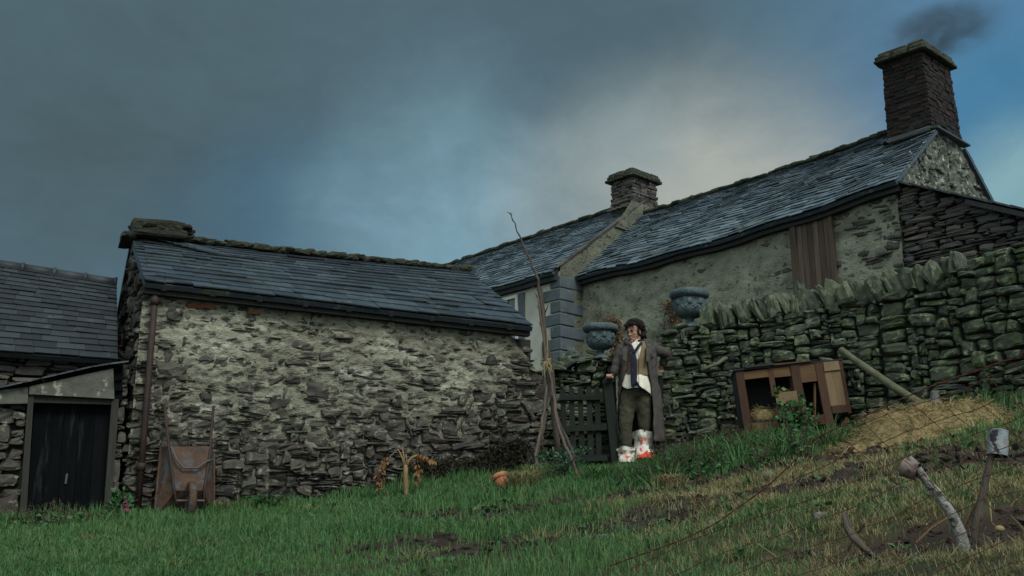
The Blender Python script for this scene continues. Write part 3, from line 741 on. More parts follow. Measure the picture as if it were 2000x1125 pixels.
# lean-to at the near end: raking verge falling away
ltz = lambda t: 5.30-.5*t
lf_ = path([hp(-3.2, -.02, 0), hp(-.02, -.02, 0)])
mb = MB()
stone_wall(mb, lf_, lambda s: 2.6, lambda s: ltz(3.2-s)-.03, -1, cw=.06, ch=.028, wr=(3, 8), hr=(1, 3), depth=.10, prot=lambda s, z: rs.uniform(-.02, .025), tilt=.05)
prism(mb, [hp(-3.2, .1, 0), hp(-.02, .1, 0), hp(-.02, 4, 0), hp(-3.2, 4, 0)], 1.5, [ltz(3.2)-.1, ltz(0)-.1, ltz(0)-.1, ltz(3.2)-.1], m=1)
ext = mb.build('lean_to_wall', [M['dark_rub'], M['void']], house, smooth=False)
mb = MB()
for i in range(12):
    t0_, t1_ = i*.28-.02, i*.28+.30
    for w0, w1 in ((-.14, 1.4), (1.42, 4.3)):
        dz = rs.uniform(0, .012)
        a, b = hp(-t0_, w0, ltz(t0_)+dz+.012), hp(-t1_, w0, ltz(t1_)+dz); c, d = hp(-t0_, w1, ltz(t0_)+dz+.012), hp(-t1_, w1, ltz(t1_)+dz)
        up = vec(0, 0, .028); mb.hexa([a, a+up, c, c+up, b, b+up, d, d+up], rs.rand())
mb.build('lean_to_roof', M['slate'], house)
mb = MB(); mb.bar(hp(-1.05, -.10, ltz(1.05)-.055), hp(-2.1, -.10, ltz(2.1)-.05), .06, .07, .6); mb.build('verge_timber', M['oldwood'], house)
mb = MB()                                             # lower cat-slide slates showing over the garden wall
a = hv(1990, 510, -.35); b = hv(1895, 545, -.35)
mb.bar(a+(a-b)*1.5, b, .5, .03, .5); mb.build('low_slate_ledge', M['slate'], house)
# far range (painted front, quoins)
W1 = -.6
lf2 = path([hp(SQ, W1, 0), hp(14.5, W1, 0)])
mb = MB(); sheet(mb, lf2, lambda s: 1.2, lambda s: 5.12, -1, step=.12, amp=.006, fr=2)
mb.build('painted_front', M['paintrender'], house, smooth=True)
mb = MB()
zr2 = lambda w: 5.17+.735*(w+.68) if w < 2 else 5.17+.735*(4.68-w)
gl = path([hp(SQ, W1, 0), hp(SQ, 4.6, 0)])
sheet(mb, gl, lambda s: 1.2, lambda s: zr2(s+W1)+.03, 1, step=.08, amp=.02, fr=2)
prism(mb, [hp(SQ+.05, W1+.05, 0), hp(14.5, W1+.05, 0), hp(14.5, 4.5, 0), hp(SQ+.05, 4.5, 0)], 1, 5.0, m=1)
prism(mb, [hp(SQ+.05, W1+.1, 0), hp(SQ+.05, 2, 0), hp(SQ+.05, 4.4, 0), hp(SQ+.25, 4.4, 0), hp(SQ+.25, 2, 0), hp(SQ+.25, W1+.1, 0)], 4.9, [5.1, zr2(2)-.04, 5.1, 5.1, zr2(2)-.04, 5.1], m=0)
# coping along the exposed upstand
n = 9
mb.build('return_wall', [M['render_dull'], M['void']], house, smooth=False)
mb = MB()
for i in range(n):
    w0 = -.72+2.7*i/n; w1 = -.72+2.7*(i+1)/n
    mb.bar(hp(SQ+.02, w0, zr2(w0)+.015), hp(SQ+.02, w1, zr2(w1)+.015), .12, .03, rs.rand(), jit=.008)
mb.build('verge_coping', M['dark_rub'], house)
lE0 = hp(SQ+.05, -.78, 5.08); lE1 = hp(14.5, -.78, 5.02); lR0 = hp(SQ+.05, 2, 7.15); lR1 = hp(14.5, 2, 7.04)
mb = MB()
SL = slate_roof(mb, lE0, lE1, lR0, lR1, 28, .16, .36, thick=.013, jit=.006, lift=.020, ragged=.10, grad=.8, sag=lambda u, v: .012*sin(u*31+v*4))
slate_roof(mb, hp(SQ+.05, 4.75, 5.1), hp(14.5, 4.75, 5.1), lR0, lR1, 12, .3, .5)
roofL = mb.build('roof', M['slate2'], house); roofL['label'] = 'slate roof of the far range behind the barn'
mb = MB(); ridge_row(mb, None, hp(SQ+.6, 2, 7.16), lR1, 30, .11, .04); mb.build('ridge', M['moss'], roofL, smooth=True)
mb = MB(); mb.bar(lE0+u3*.14-vec(0, 0, .08), lE1+u3*.14-vec(0, 0, .08), .12, .14, .3); mb.build('eaves_board', M['oldwood'], house)
# quoins
zq = 5.02
k = 0
while zq > 2.6:
    mb = MB(); hq = .225
    le = .26 if k % 2 == 0 else .50; wu = .62 if k % 2 == 0 else .36
    c0, c1 = -.028, le
    mb.hexa([hp(SQ+c0, W1-.03, zq-hq), hp(SQ+c0, W1-.03, zq), hp(SQ+c0, W1+wu, zq-hq), hp(SQ+c0, W1+wu, zq),
             hp(SQ+c1, W1-.03, zq-hq), hp(SQ+c1, W1-.03, zq), hp(SQ+c1, W1+wu, zq-hq), hp(SQ+c1, W1+wu, zq)], rs.rand())
    o = mb.build('quoin', M['quoin'], house)
    bv = o.modifiers.new('b', 'BEVEL'); bv.width = .018; bv.segments = 2
    zq -= .245; k += 1
# window of the far range
def wv(px, py, o=0): return hv(px, py, W1-o)
sx0 = hs(wv(1014, 600)); sx1 = sx0+1.0; zt_ = float(wv(1010, 577)[2]); zb_ = zt_-1.15
def wb(mb, s0, s1, z0, z1, o, t=.04, r=.5):
    mb.hexa([hp(s0, W1-o, z0), hp(s0, W1-o, z1), hp(s0, W1-o-t, z0), hp(s0, W1-o-t, z1), hp(s1, W1-o, z0), hp(s1, W1-o, z1), hp(s1, W1-o-t, z0), hp(s1, W1-o-t, z1)], r)
mb = MB(); wb(mb, sx0-.17, sx0, zb_-.1, zt_+.02, .008, .02); wb(mb, sx1, sx1+.17, zb_-.1, zt_+.02, .008, .02); wb(mb, sx0-.17, sx1+.17, zb_-.22, zb_-.102, .008, .05)
mb.build('window_surround', M['quoin'], house)
mb = MB(); wb(mb, sx0+.002, sx1-.002, zb_, zt_, .010, .008)
win = thing
mf = MB()
wb(mf, sx0, sx0+.06, zb_, zt_, .02); wb(mf, sx1-.06, sx1, zb_, zt_, .02); wb(mf, sx0+.06, sx1-.06, zt_-.06, zt_, .02); wb(mf, sx0+.06, sx1-.06, zb_, zb_+.05, .02)
for q in (.33, .66): wb(mf, sx0+q*(sx1-sx0)-.012, sx0+q*(sx1-sx0)+.012, zb_+.05, zt_-.06, .022, .03)
for q in (.33, .66): wb(mf, sx0+.06, sx1-.06, zb_+q*(zt_-zb_)-.012, zb_+q*(zt_-zb_)+.012, .024, .024)
wo = mf.build('window', M['white'], house)
mb.build('pane', M['glass'], wo)
# boarded loft hatch
def hx(px, py, o=.0): return hv(px, py, -o)
tl, tr, br_, bl_ = hx(1542, 432), hx(1626, 408), hx(1642, 600), hx(1562, 620)
sH0, sH1 = hs(hx(1632, 480)), hs(hx(1549, 480))
zH1 = float(hx(1590, 420)[2])+.05; zH0 = zH1-1.75
def hb(mb, s0, s1, z0, z1, o, t, r=.5): 
    mb.hexa([hp(s0, -o, z0), hp(s0, -o, z1), hp(s0, -o-t, z0), hp(s0, -o-t, z1), hp(s1, -o, z0), hp(s1, -o, z1), hp(s1, -o-t, z0), hp(s1, -o-t, z1)], r)
mb = MB(); n = 6
for i in range(n):
    a = sH0+.05+(sH1-sH0-.16)*i/n; b = sH0+.05+(sH1-sH0-.16)*(i+1)/n
    hb(mb, a+.004, b-.004, zH0, zH1, .02, .03+.012*rs.rand(), rs.rand())
hat = mb.build('loft_hatch', M['hatch'], house)
mb = MB(); hb(mb, sH1-.11, sH1-.01, zH0, zH1, .025, .075, .25); hb(mb, sH0-.01, sH0+.05, zH0, zH1, .025, .06, .4)
mb.build('hatch_frame', M['hatch'], hat)

# chimneys
def chimney(parent, s0, s1, w0, w1, z0, z1, lean_s, lean_w, taper, mats, capmat, name, label, step=None, capz=(.10, .12), brick=True):
    mb = MB()
    def corner(z):
        t = (z-z0)/(z1-z0); ds, dw_ = lean_s*t, lean_w*t; k = taper*t
        return s0+ds+k, s1+ds-k, w0+dw_+k, w1+dw_-k
    if brick: ch, bl = .068, .21
    else: ch, bl = .075, .26
    n = int((z1-z0)/ch)
    for i in range(n):
        za = z0+i*ch; a, b, c, d = corner(za+ch/2)
        for (p0, p1, nrm) in ((hp(a, c, 0), hp(b, c, 0), -u3), (hp(a, c, 0), hp(a, d, 0), -e3), (hp(b, c, 0), hp(b, d, 0), e3), (hp(a, d, 0), hp(b, d, 0), u3)):
            L = np.linalg.norm(p1-p0); dd = (p1-p0)/L; x = -rs.uniform(0, bl)
            while x < L:
                w = bl*rs.uniform(.6, 1.25) if not brick else bl*rs.uniform(.85, 1.1)
                x0, x1 = max(0, x+.006), min(L, x+w-.006); x += w
                if x1-x0 < .03: continue
                stone(mb, p0+dd*(x0+x1)/2+vec(0, 0, za+ch/2)-nrm*.05+nrm*rs.uniform(-.012, .012 if brick else .03), dd, nrm, Z3, (x1-x0)/2, .055, ch*.47 if brick else ch*rs.uniform(.4, .52), rs.rand(), k=9 if brick else 5, n=2 if brick else 3, rough=.05 if brick else .13)
    a, b, c, d = corner(z0); a2, b2, c2, d2 = corner(z1)
    v = [hp(a+.02, c+.02, z0-.5), hp(b-.02, c+.02, z0-.5), hp(b-.02, d-.02, z0-.5), hp(a+.02, d-.02, z0-.5), hp(a2+.02, c2+.02, z1), hp(b2-.02, c2+.02, z1), hp(b2-.02, d2-.02, z1), hp(a2+.02, d2-.02, z1)]
    mb.add(v, [[0,1,5,4],[1,2,6,5],[2,3,7,6],[3,0,4,7],[4,5,6,7],[3,2,1,0]], .3, 1)
    o = mb.build(name, mats, parent, smooth=False); o['label'] = label
    cb = MB()
    zz = z1
    for i, (pr, th) in enumerate(((.085, .05), (.06, .075), (.03, .06))):
        a, b, c, d = a2-pr, b2+pr, c2-pr, d2+pr
        for q in range(4):
            for r_ in range(3):
                for (p0, p1, ax_) in ((hp(a, c, 0), hp(b, c, 0), 0), (hp(a, c, 0), hp(a, d, 0), 1), (hp(b, c, 0), hp(b, d, 0), 2), (hp(a, d, 0), hp(b, d, 0), 3)):
                    if q: continue
                    nrm = (-u3, -e3, e3, u3)[ax_]
                    L = np.linalg.norm(p1-p0); dd = (p1-p0)/L
                    stone(cb, p0+dd*L*(r_+.5)/3-nrm*.11+vec(0, 0, zz+th/2), dd, nrm, Z3, L/6*1.02, .13, th*.55, rs.rand(), k=7, n=3, rough=.07)
        zz += th
    cb.build('cap', capmat, o, smooth=True)
    return o
cb = chimney(house, 0.0, .78, 1.457, 2.55, 6.62, 8.0, -.02, -.10, .03, [M['brick'], M['void']], M['moss'], 'chimney', 'tall dark brick chimney on the near gable')
mb = MB()
for (p0, p1) in ((hp(-.05, 1.40, 6.60), hp(.82, 1.40, 6.60)), (hp(-.05, 1.40, 6.60), hp(-.05, 2.62, 6.60)), (hp(.82, 1.40, 6.60), hp(.82, 2.62, 6.60))):
    mb.bar(p0, p1, .12, .035, .4, jit=.006)
mb.build('base_slates', M['slate'], cb)
sc_c = chimney(house, SQ+.0, SQ+.62, 1.63, 2.42, 7.02, 7.62, 0, 0, .0, [M['dark_rub'], M['void']], M['moss'], 'chimney', 'squat stone chimney between the two roofs', brick=False)
mb = MB(); plate(mb, [hp(SQ-.02, 1.0, 6.35), hp(SQ-.02, 3.0, 6.35), hp(SQ-.02, 2.55, 7.04), hp(SQ-.02, 1.55, 7.04)], .018, nn=-e3)
for i in range(4): mb.bar(hp(SQ+.05+.14*i, 1.52, 6.93), hp(SQ+.2+.14*i, 1.52, 6.95), .14, .03, .4)
mb.build('base_render', M['render_dull'], sc_c)
# ------------------------------------------------------------------ garden gate
YG = 12.95
gt = thing('garden_gate', 'black-green slatted wooden garden gate standing open beside the man', 'gate', tuple(P(1140, 905, YG)))
def gp3(px, py, o=0): return P(px, py, YG-o)
for i, x in enumerate((1103, 1120, 1137, 1154, 1170)):
    mb = MB(); t = 756+rs.uniform(-4, 3)
    pts = [(x-5, 905), (x+6, 905), (x+5, t+5), (x+1, t), (x-5, t+5)]
    q = [gp3(a+((905-b)*-.03), b) for a, b in pts]
    v = q+[a-vec(0, .02, 0) for a in q]
    mb.add(v, [[4,3,2,1,0],[5,6,7,8,9]]+[[i_, (i_+1) % 5, 5+(i_+1) % 5, 5+i_] for i_ in range(5)], rs.rand())
    mb.build('slat', M['gate'], gt)
for (y0, y1) in ((776, 775), (838, 834), (897, 894)):
    mb = MB(); mb.bar(gp3(1093, y0, .045), gp3(1186, y1, .045), .03, .075, rs.rand(), jit=.004); mb.build('rail', M['gate'], gt)
mb = MB(); mb.bar(gp3(1206, 925, .02), gp3(1186, 748, .02), .13, .11, .6, up=(0, 1, 0), jit=.006); mb.tube([gp3(1186, 750, .02), gp3(1185, 742, .02), gp3(1185, 739, .02)], [.075, .06, .02], 10)
mb.build('gate_post', M['gate'], gt)
gpst = MB(); gpst.bar(P(1291, 905, 13.15), P(1286, 735, 13.15), .10, .09, .4, up=(0, 1, 0), jit=.008)  # dark post added to stand in for the shadow in the gateway gap
tag(gpst.build('gap_shade_post', M['gate'], loc=P(1291, 905, 13.15)), 'dark post added to fill the shadowed gap at the end of the drystone wall behind the man', 'post')

# ------------------------------------------------------------------ urns
def make_urn(loc, label):
    t = thing('garden_urn', label, 'urn', loc, 'lead garden urns on the walls')
    c = np.array(loc)
    mb = MB(); n = 36
    prof = [(0, .12), (.055, .125), (.115, .14), (.158, .175), (.178, .225), (.182, .28), (.180, .34), (.176, .375), (.16, .39), (.13, .385), (0, .37)]
    def rel(i, a):
        return .05*sin(a*5+.6)*(i in (5, 6))+.045*abs(sin(a*9))*(i in (3, 4))+.04*sin(a*13+i*1.3)*(i in (5, 6, 7))
    mb.lathe(prof, c, n, mod=rel); mb.build('bowl', M['urn'], t, smooth=True)
    for q in range(8):                                  # cast swags and masks on the bowl
        a = 2*pi*q/8+.2
        mb = MB() if q == 0 else mb
        p = c+vec(cos(a)*.175, sin(a)*.175, .30); mb.ell(p, (.035, .035, .045), nu=8, nv=6)
        for k_ in range(5):
            b_ = a+.12+.53*k_/4*1.0; mb.ell(c+vec(cos(b_)*.172, sin(b_)*.172, .285-.055*sin(pi*k_/4)), (.022, .022, .02), nu=6, nv=5)
    mb.build('relief', M['urn'], t, smooth=True)
    mb = MB()
    prof = [(.15, .365), (.188, .36), (.220, .382), (.228, .42), (.214, .455), (.18, .468), (.14, .455), (.12, .40)]
    mb.lathe(prof, c, 72, mod=lambda i, a: .045*abs(sin(a*18))*(i in (2, 3, 4))); mb.build('rim', M['urn'], t, smooth=True)
    mb = MB()
    mb.lathe([(0, 0), (.112, 0), (.114, .018), (.10, .03), (.07, .05), (.045, .075), (.038, .095), (.048, .11), (.06, .125), (0, .14)], c, 24); mb.build('foot', M['urn'], t, smooth=True)
    return t
u1 = tuple(P(1174, 702, 13.35)); u2 = tuple(P(1349, 642, 13.32))
urn = make_urn(u1, 'blue-grey urn just above the gate with rusty dead leaves spilling from it')
urn_b = dup(urn, u2, 'blue-grey urn standing on the drystone wall beside the first cope stones', rotz=.4, scale=1.12)
def twigs(name, label, c, n, h, spread, leafm, nl, parent_mat='twig', group=None, droop=0, sd=None, bias=(0, 0)):
    t = thing(name, label, 'plant', tuple(c), group)
    mb = MB(); lb = MB(); c = np.array(c)
    for _ in range(n):
        d = unit(vec(rs.normal(bias[0], spread), rs.normal(bias[1], spread), 1)); l = h*rs.uniform(.5, 1.1)
        k = 5; pts = [c+vec(rs.normal(0, .03), rs.normal(0, .03), 0)]
        for q in range(k):
            d = unit(d+rs.normal(0, .25, 3)+vec(0, 0, -droop*q/k)); pts.append(pts[-1]+d*l/k)
        mb.tube(pts, np.linspace(.005, .0015, k+1), 4, rs.rand())
        for _ in range(nl):
            p = pts[rs.randint(2, k+1)]+rs.normal(0, .02, 3); leaf(lb, p, rs.uniform(.012, .03))
    mb.build('stems', M[parent_mat], t)
    if nl: lb.build('leaves', M[leafm], t)
    return t
def leaf(mb, p, s, d=None, r=None, w=.5):
    d = unit(rs.normal(0, 1, 3)) if d is None else unit(d); sd = unit(np.cross(d, rs.normal(0, 1, 3)))*s*w
    nn = np.cross(d, sd)*.25
    mb.add([p, p+d*s*.5+sd+nn, p+d*s*1.1, p+d*s*.5-sd+nn], [[0, 1, 2], [0, 2, 3]], rs.rand() if r is None else r)
twigs('dead_plant', 'rusty dead plant with brown leaves in the urn above the gate', P(1180, 634, 13.3), 20, .20, .6, 'deadleaf', 7, droop=.35, bias=(.25, 0))
twigs('dead_plant', 'few bare reddish twigs in the urn beside the cope stones', P(1352, 572, 13.32), 8, .17, .5, 'deadleaf', 2, bias=(.2, 0))
# creeper trailing beside the urn, bare climber on the house wall
t = thing('trailing_creeper', 'yellow-brown creeper hanging down beside the urn behind the man', 'plant', tuple(P(1206, 690, 13.45)))
mb = MB(); lb = MB()
for _ in range(16):
    a = P(1192+rs.uniform(0, 18), 628+rs.uniform(-6, 10), 13.45); b = P(1200+rs.uniform(-4, 14), 690, 13.4)
    pts = [a+(b-a)*q+rs.normal(0, .02, 3) for q in np.linspace(0, 1, 6)]; mb.tube(pts, .004, 4)
    for p in pts:
        for _ in range(6): leaf(lb, p+rs.normal(0, .03, 3), rs.uniform(.015, .035))
mb.build('stems', M['twig'], t); lb.build('leaves', M['orangeleaf'], t)
t = thing('bare_climber', 'bare climbing shrub with a few orange leaves against the house wall', 'plant', tuple(hv(1322, 668, -.12)))
mb = MB(); lb = MB()
def grow(p, d, l, r, k):
    pts = [p]
    for q in range(5):
        d = unit(d+.22*(e3*rs.normal()+Z3*rs.normal())); pts.append(pts[-1]+d*l/5)
    mb.tube(pts, np.linspace(r, r*.55, 6), 5)
    for _ in range(3 if k < 2 else 5): leaf(lb, pts[rs.randint(2, 6)]+rs.normal(0, .03, 3), rs.uniform(.02, .045))
    if k < 3:
        for _ in range(rs.randint(2, 4)): grow(pts[rs.randint(2, 6)], unit(d+e3*rs.normal(0, .9)+Z3*rs.normal(.2, .5)-u3*.0), l*rs.uniform(.5, .8), r*.6, k+1)
for q in range(4): grow(hv(1322+rs.uniform(-8, 8), 672, -.12), unit(e3*rs.uniform(-.1, .9)+Z3), .55, .014, 0)
mb.build('stems', M['twig'], t); lb.build('leaves', M['orangeleaf'], t)
# pale slab under the urn
mb = MB(); stone(mb, P(1196, 694, 13.5), vec(.97, 0, .2), vec(0, 1, 0), vec(-.2, 0, .97), .17, .1, .02, .5, k=8); stone(mb, P(1160, 690, 13.55), vec(.97, 0, -.3), vec(0, 1, 0), vec(.3, 0, .97), .10, .08, .025, .5, k=8)
tag(mb.build('pale_slab', M['palest'], loc=P(1190, 700, 13.5)), 'broken pale stone slab lying on the wall behind the urn foot', 'stone')

# ------------------------------------------------------------------ tied bean poles
YP = 12.2
pt = thing('bean_pole_tripod', 'tripod of old bean poles tied with twine in front of the barn corner', 'tripod', tuple(at(1090, YP)))
def pp(px, py, o=0): return P(px, py, YP+o)
def pole(pts, rad, r=.5, n=7, wob=.25):
    mb = MB(); q = []
    for i in range(len(pts)-1):
        a, b = np.array(pts[i]), np.array(pts[i+1])
        for k in range(4): q.append(a+(b-a)*k/4+rs.normal(0, .008, 3)*(1 if k else 0))
    q.append(np.array(pts[-1])); rr = np.interp(np.linspace(0, 1, len(q)), np.linspace(0, 1, len(rad)), rad)
    mb.tube(q, rr, n, r, wob=wob); return mb
m1 = pole([pp(997, 415), pp(1007, 440), pp(1017, 465), pp(1032, 500), pp(1045, 530), pp(1052, 552), pp(1060, 610), pp(1064, 700), pp(1068, 790, -.05), pp(1054, 860, -.15), pp(1040, 950, -.3)], [.006, .009, .012, .016, .025, .026, .018])
for a, b in (((1000, 420), (990, 414)), ((1060, 480), (1060, 480)), ((1059, 604), (1040, 560)), ((1056, 590), (1046, 578)), ((1062, 625), (1048, 596)), ((1054, 540), (1064, 523)), ((1063, 655), (1052, 628)), ((1065, 610), (1072, 590))):
    if a != b: m1.tube([pp(*a), pp((a[0]+b[0])/2+1, (a[1]+b[1])/2), pp(*b)], [.009, .007, .003], 5)
m1.build('pole', M['stick'], pt, smooth=True)
for pts, rad in (([pp(1070, 655, .02), pp(1069, 720, .03), pp(1064, 800, -.1), pp(1050, 870, -.3), pp(1043, 940, -.45)], [.014, .018, .016]),
                 ([pp(1062, 650, .05), pp(1074, 720, .03), pp(1084, 800, .0), pp(1112, 870, -.2), pp(1143, 948, -.4)], [.014, .018, .02]),
                 ([pp(1066, 690, -.05), pp(1078, 760, -.1), pp(1092, 840, -.3), pp(1118, 900, -.45), pp(1139, 965, -.6)], [.015, .02, .018]),
                 ([pp(1058, 560, .06), pp(1066, 660, .08), pp(1078, 740, .15), pp(1090, 900, .35)], [.014, .034, .038]),
                 ([pp(1050, 575, -.03), pp(1064, 680, -.05), pp(1076, 770, -.05), pp(1068, 800, -.1)], [.01, .02, .014])):
    pole(pts, rad, rs.rand()).build('pole', M['stick'], pt, smooth=True)
mb = MB()
for q in range(7):
    c = pp(1066+rs.uniform(-1, 1), 706+rs.uniform(-9, 9), .02); a0 = rs.uniform(-.4, .4)
    mb.tube([c+vec(.06*cos(a), .07*sin(a), .015*sin(a+q)+a0*.04*cos(a)) for a in np.linspace(0, 2*pi, 15)], .004, 4)
for q in range(7):
    a = pp(1066+rs.uniform(-3, 6), 705, -.07); mb.tube([a, a+vec(rs.uniform(-.03, .05), -.01, -.06), a+vec(rs.uniform(-.06, .08), -.02, -rs.uniform(.1, .2))], .003, 4)
mb.tube([pp(1062, 715, -.06), pp(1070, 695, -.06), pp(1068, 640, -.03)], .004, 4)
mb.build('twine', M['string'], pt)

# ------------------------------------------------------------------ wheelbarrow stood on its nose against the barn
wbA = bA[:2]
def wp(px, py, o): return V(px, py, wbA-bk*o, bd)       # o = metres out from the wall
wbt = thing('rusty_wheelbarrow', 'rusty old wheelbarrow stood on its nose against the barn wall', 'wheelbarrow', tuple(wp(365, 1010, .35)))
mb = MB()
ins = [wp(331, 872, .34), wp(410, 872, .34), wp(398, 958, .50), wp(343, 958, .50)]         # pan bottom, facing us
out_ = [wp(314, 872, .10), wp(418, 884, .10), wp(418, 1012, .30), wp(301, 1014, .30)]      # rim, against the wall
v = ins+out_
vv_ = [p+vec(0, .015, 0) for p in v]
fs = [[0,1,2,3],[0,4,5,1],[1,5,6,2],[2,6,7,3],[3,7,4,0]]
mb.add(v+vv_, fs+[[8+i for i in q[::-1]] for q in fs], .6)
for i in range(4): mb.tube([out_[i], out_[(i+1) % 4]], .012, 6)
mb.tube([wp(331, 886, .36), wp(410, 886, .36)], .006, 5)
mb.build('tray', M['rust'], wbt)
for pts in (([321.6, 789, .12], [325, 829, .20], [330, 872, .37], [339, 946, .50], [347, 1002, .56]), ([417, 794, .12], [413, 840, .22], [410, 885, .37], [400, 951, .50], [397, 995, .56])):
    mb = MB(); mb.tube([wp(*q) for q in pts], .0155, 8); mb.build('handle', M['rustpipe'], wbt, smooth=True)
mb = MB(); mb.tube([wp(334, 872, .40), wp(346, 899, .46), wp(358, 914, .47), wp(386, 914, .47), wp(402, 902, .46), wp(414, 898, .40)], .011, 6); mb.build('leg_brace', M['iron'], wbt, smooth=True)
mb = MB()
cw_ = wp(372, 978, .60); ax_ = d3
R_ = np.stack([k3, Z3, d3], 1)
prof = [(.10, -.03), (.15, -.035), (.19, -.038), (.205, -.02), (.205, .02), (.19, .038), (.15, .035), (.10, .03), (.10, -.03)]
mb.lathe(prof, cw_, 26, R=R_); mb.lathe([(.0, -.02), (.11, -.02), (.11, .02), (0, .02)], cw_, 16, R=R_)
wh = mb.build('wheel', M['rust'], wbt, smooth=True)
mb = MB(); mb.tube([wp(345, 978, .60), wp(399, 978, .60)], .012, 8); mb.build('axle', M['iron'], wh)

# ------------------------------------------------------------------ plants and bits along the barn
t = thing('withered_plant', 'thick pale withered stalk with drooping brown leaves in front of the barn wall', 'plant', tuple(at(793, 11.7)))
def wq(px, py, o=0): return P(px, py, 11.7+o)
mb = MB(); mb.tube([at(793, 11.7, -.05), wq(793, 970), wq(793, 955), wq(793, 953), wq(792, 925), wq(793, 908)], [.030, .029, .028, .032, .026, .026], 9)
mb.tube([wq(790, 912), wq(786, 895), wq(778, 878), wq(765, 888), wq(753, 902), wq(745, 912)], [.013, .011, .008, .006, .005, .004], 6)
mb.tube([wq(791, 912), wq(789, 893), wq(786, 874)], [.012, .009, .006], 6); mb.tube([wq(793, 912), wq(794, 895), wq(793, 886)], [.010, .008, .004], 6)
mb.tube([wq(795, 912), wq(799, 899), wq(806, 893), wq(815, 889)], [.02, .018, .016, .012], 7)
mb.tube([wq(790, 876), wq(800, 878), wq(812, 886)], .003, 4)
mb.build('stalk', M['deadplant'], t, smooth=True)
lb = MB()
def droop(a, b, n, w):
    a, b = np.array(a), np.array(b)
    for _ in range(n):
        q = rs.rand(); p = a+(b-a)*q+rs.normal(0, w, 3); leaf(lb, p, rs.uniform(.03, .07), vec(rs.normal(0, .4), rs.normal(0, .4), -1), w=.35)
droop(wq(744, 912), wq(740, 955), 40, .015); droop(wq(757, 895), wq(746, 906), 30, .016); droop(wq(812, 888), wq(838, 897), 50, .018); droop(wq(817, 902), wq(815, 944), 36, .014); droop(wq(838, 897), wq(850, 902), 14, .01)
lb.build('leaves', M['deadleaf'], t)
mb = MB(); mb.tube([at(750, 11.5, -.1), P(750, 985, 11.5), P(751, 974, 11.5), P(756, 964, 11.5)], [.012, .013, .016, .008], 7)
tag(mb.build('rusty_iron_stake', M['rustwire'], loc=at(750, 11.5)), 'short rusty iron stake stuck in the grass near the withered plant', 'stake')
# terracotta pot on its side
t = thing('broken_flowerpot', 'tilted terracotta flowerpot half sunk in grass below the bean poles', 'flowerpot', tuple(at(982, 11.2)))
c = at(982, 11.2, .11); ca, sa = cos(-.35), sin(-.35)
R_ = np.array([[ca, 0, sa], [0, 1, 0], [-sa, 0, ca]])@np.array([[1, 0, 0], [0, .95, .3], [0, -.3, .95]])
mb = MB(); mb.lathe([(0, -.10), (.055, -.10), (.075, .07), (.066, .07), (.05, -.08)], c, 20, R=R_); mb.build('body', M['terra'], t, smooth=True)
mb = MB(); mb.lathe([(.075, .065), (.088, .07), (.09, .115), (.074, .115), (.068, .06)], c, 20, R=R_); mb.build('rim', M['terra'], t, smooth=True)
# curved pot shard by the wall
mb = MB(); c = at(1352, 11.9, .05)
X = np.zeros((9, 4, 3))
for i, a in enumerate(np.linspace(.2, 2.6, 9)):
    for j in range(4): X[i, j] = c+vec(.10*cos(a), -.06+.05*j, .10*sin(a)-.03+.012*j)
mb.grid(X); o = mb.build('pot_shard', M['terra'], loc=c, smooth=True); sm = o.modifiers.new('s', 'SOLIDIFY'); sm.thickness = .012
tag(o, 'curved red pot shard in the weeds at the foot of the drystone wall', 'pot shard')

def foliage_blob(lb, c, rad, n, s0, s1, up=.4):
    for _ in range(n):
        d = unit(rs.normal(0, 1, 3)); q = rs.rand()**.45
        p = c+d*np.array(rad)*q; leaf(lb, p, rs.uniform(s0, s1), d*.7+vec(0, 0, up)+rs.normal(0, .4, 3), w=.45)
# small shrub under the poles
b0 = at(1093, 11.9)
t = thing('green_shrub', 'small bluish green shrub growing between the legs of the bean poles', 'shrub', tuple(b0))
mb = MB(); lb = MB()
for q in range(22):
    a = b0+vec(rs.normal(0, .05), rs.normal(0, .05), 0); e = b0+vec(rs.normal(0, .15), rs.normal(0, .12), rs.uniform(.12, .40)); mb.tube([a, (a+e)/2+rs.normal(0, .015, 3), e], [.005, .004, .002], 4)
    foliage_blob(lb, e, (.06, .06, .05), 42, .018, .04)
mb.build('stems', M['twig'], t); lb.build('leaves', M['shrub'], t)
# nettles at the hutch
b0 = at(1552, 11.55)
t = thing('nettle_clump', 'bright green nettles and climbing weeds growing up the front of the hutch', 'plant', tuple(b0))
mb = MB(); lb = MB()
stems = [(1545, 880, 1520, 768), (1560, 885, 1563, 770), (1550, 880, 1540, 800), (1570, 880, 1582, 800), (1540, 880, 1528, 815), (1575, 885, 1590, 830), (1565, 880, 1570, 815), (1555, 885, 1548, 830), (1535, 880, 1512, 850), (1585, 885, 1600, 850)]
for (x0, y0, x1, y1) in stems:
    a = at(x0, 11.55); e = P(x1, y1, 11.6); pts = [a+(e-a)*q+rs.normal(0, .012, 3) for q in np.linspace(0, 1, 6)]; mb.tube(pts, np.linspace(.006, .002, 6), 5)
    for p in pts[1:]:
        for _ in range(rs.randint(9, 18)): leaf(lb, p+rs.normal(0, .035, 3), rs.uniform(.025, .065), vec(rs.normal(0, 1), rs.normal(-.2, 1), rs.normal(-.1, .5)), w=.5)
foliage_blob(lb, at(1560, 11.5, .12), (.26, .15, .15), 420, .03, .07)
for (x, y, s) in ((1541, 822, .075), (1546, 796, .09), (1518, 820, .07), (1525, 800, .06)): leaf(lb, P(x, y, 11.45), s, vec(.4, -.3, .8), r=.8, w=.6)
mb.build('stems', M['leaf'], t); lb.build('leaves', M['leaf'], t)
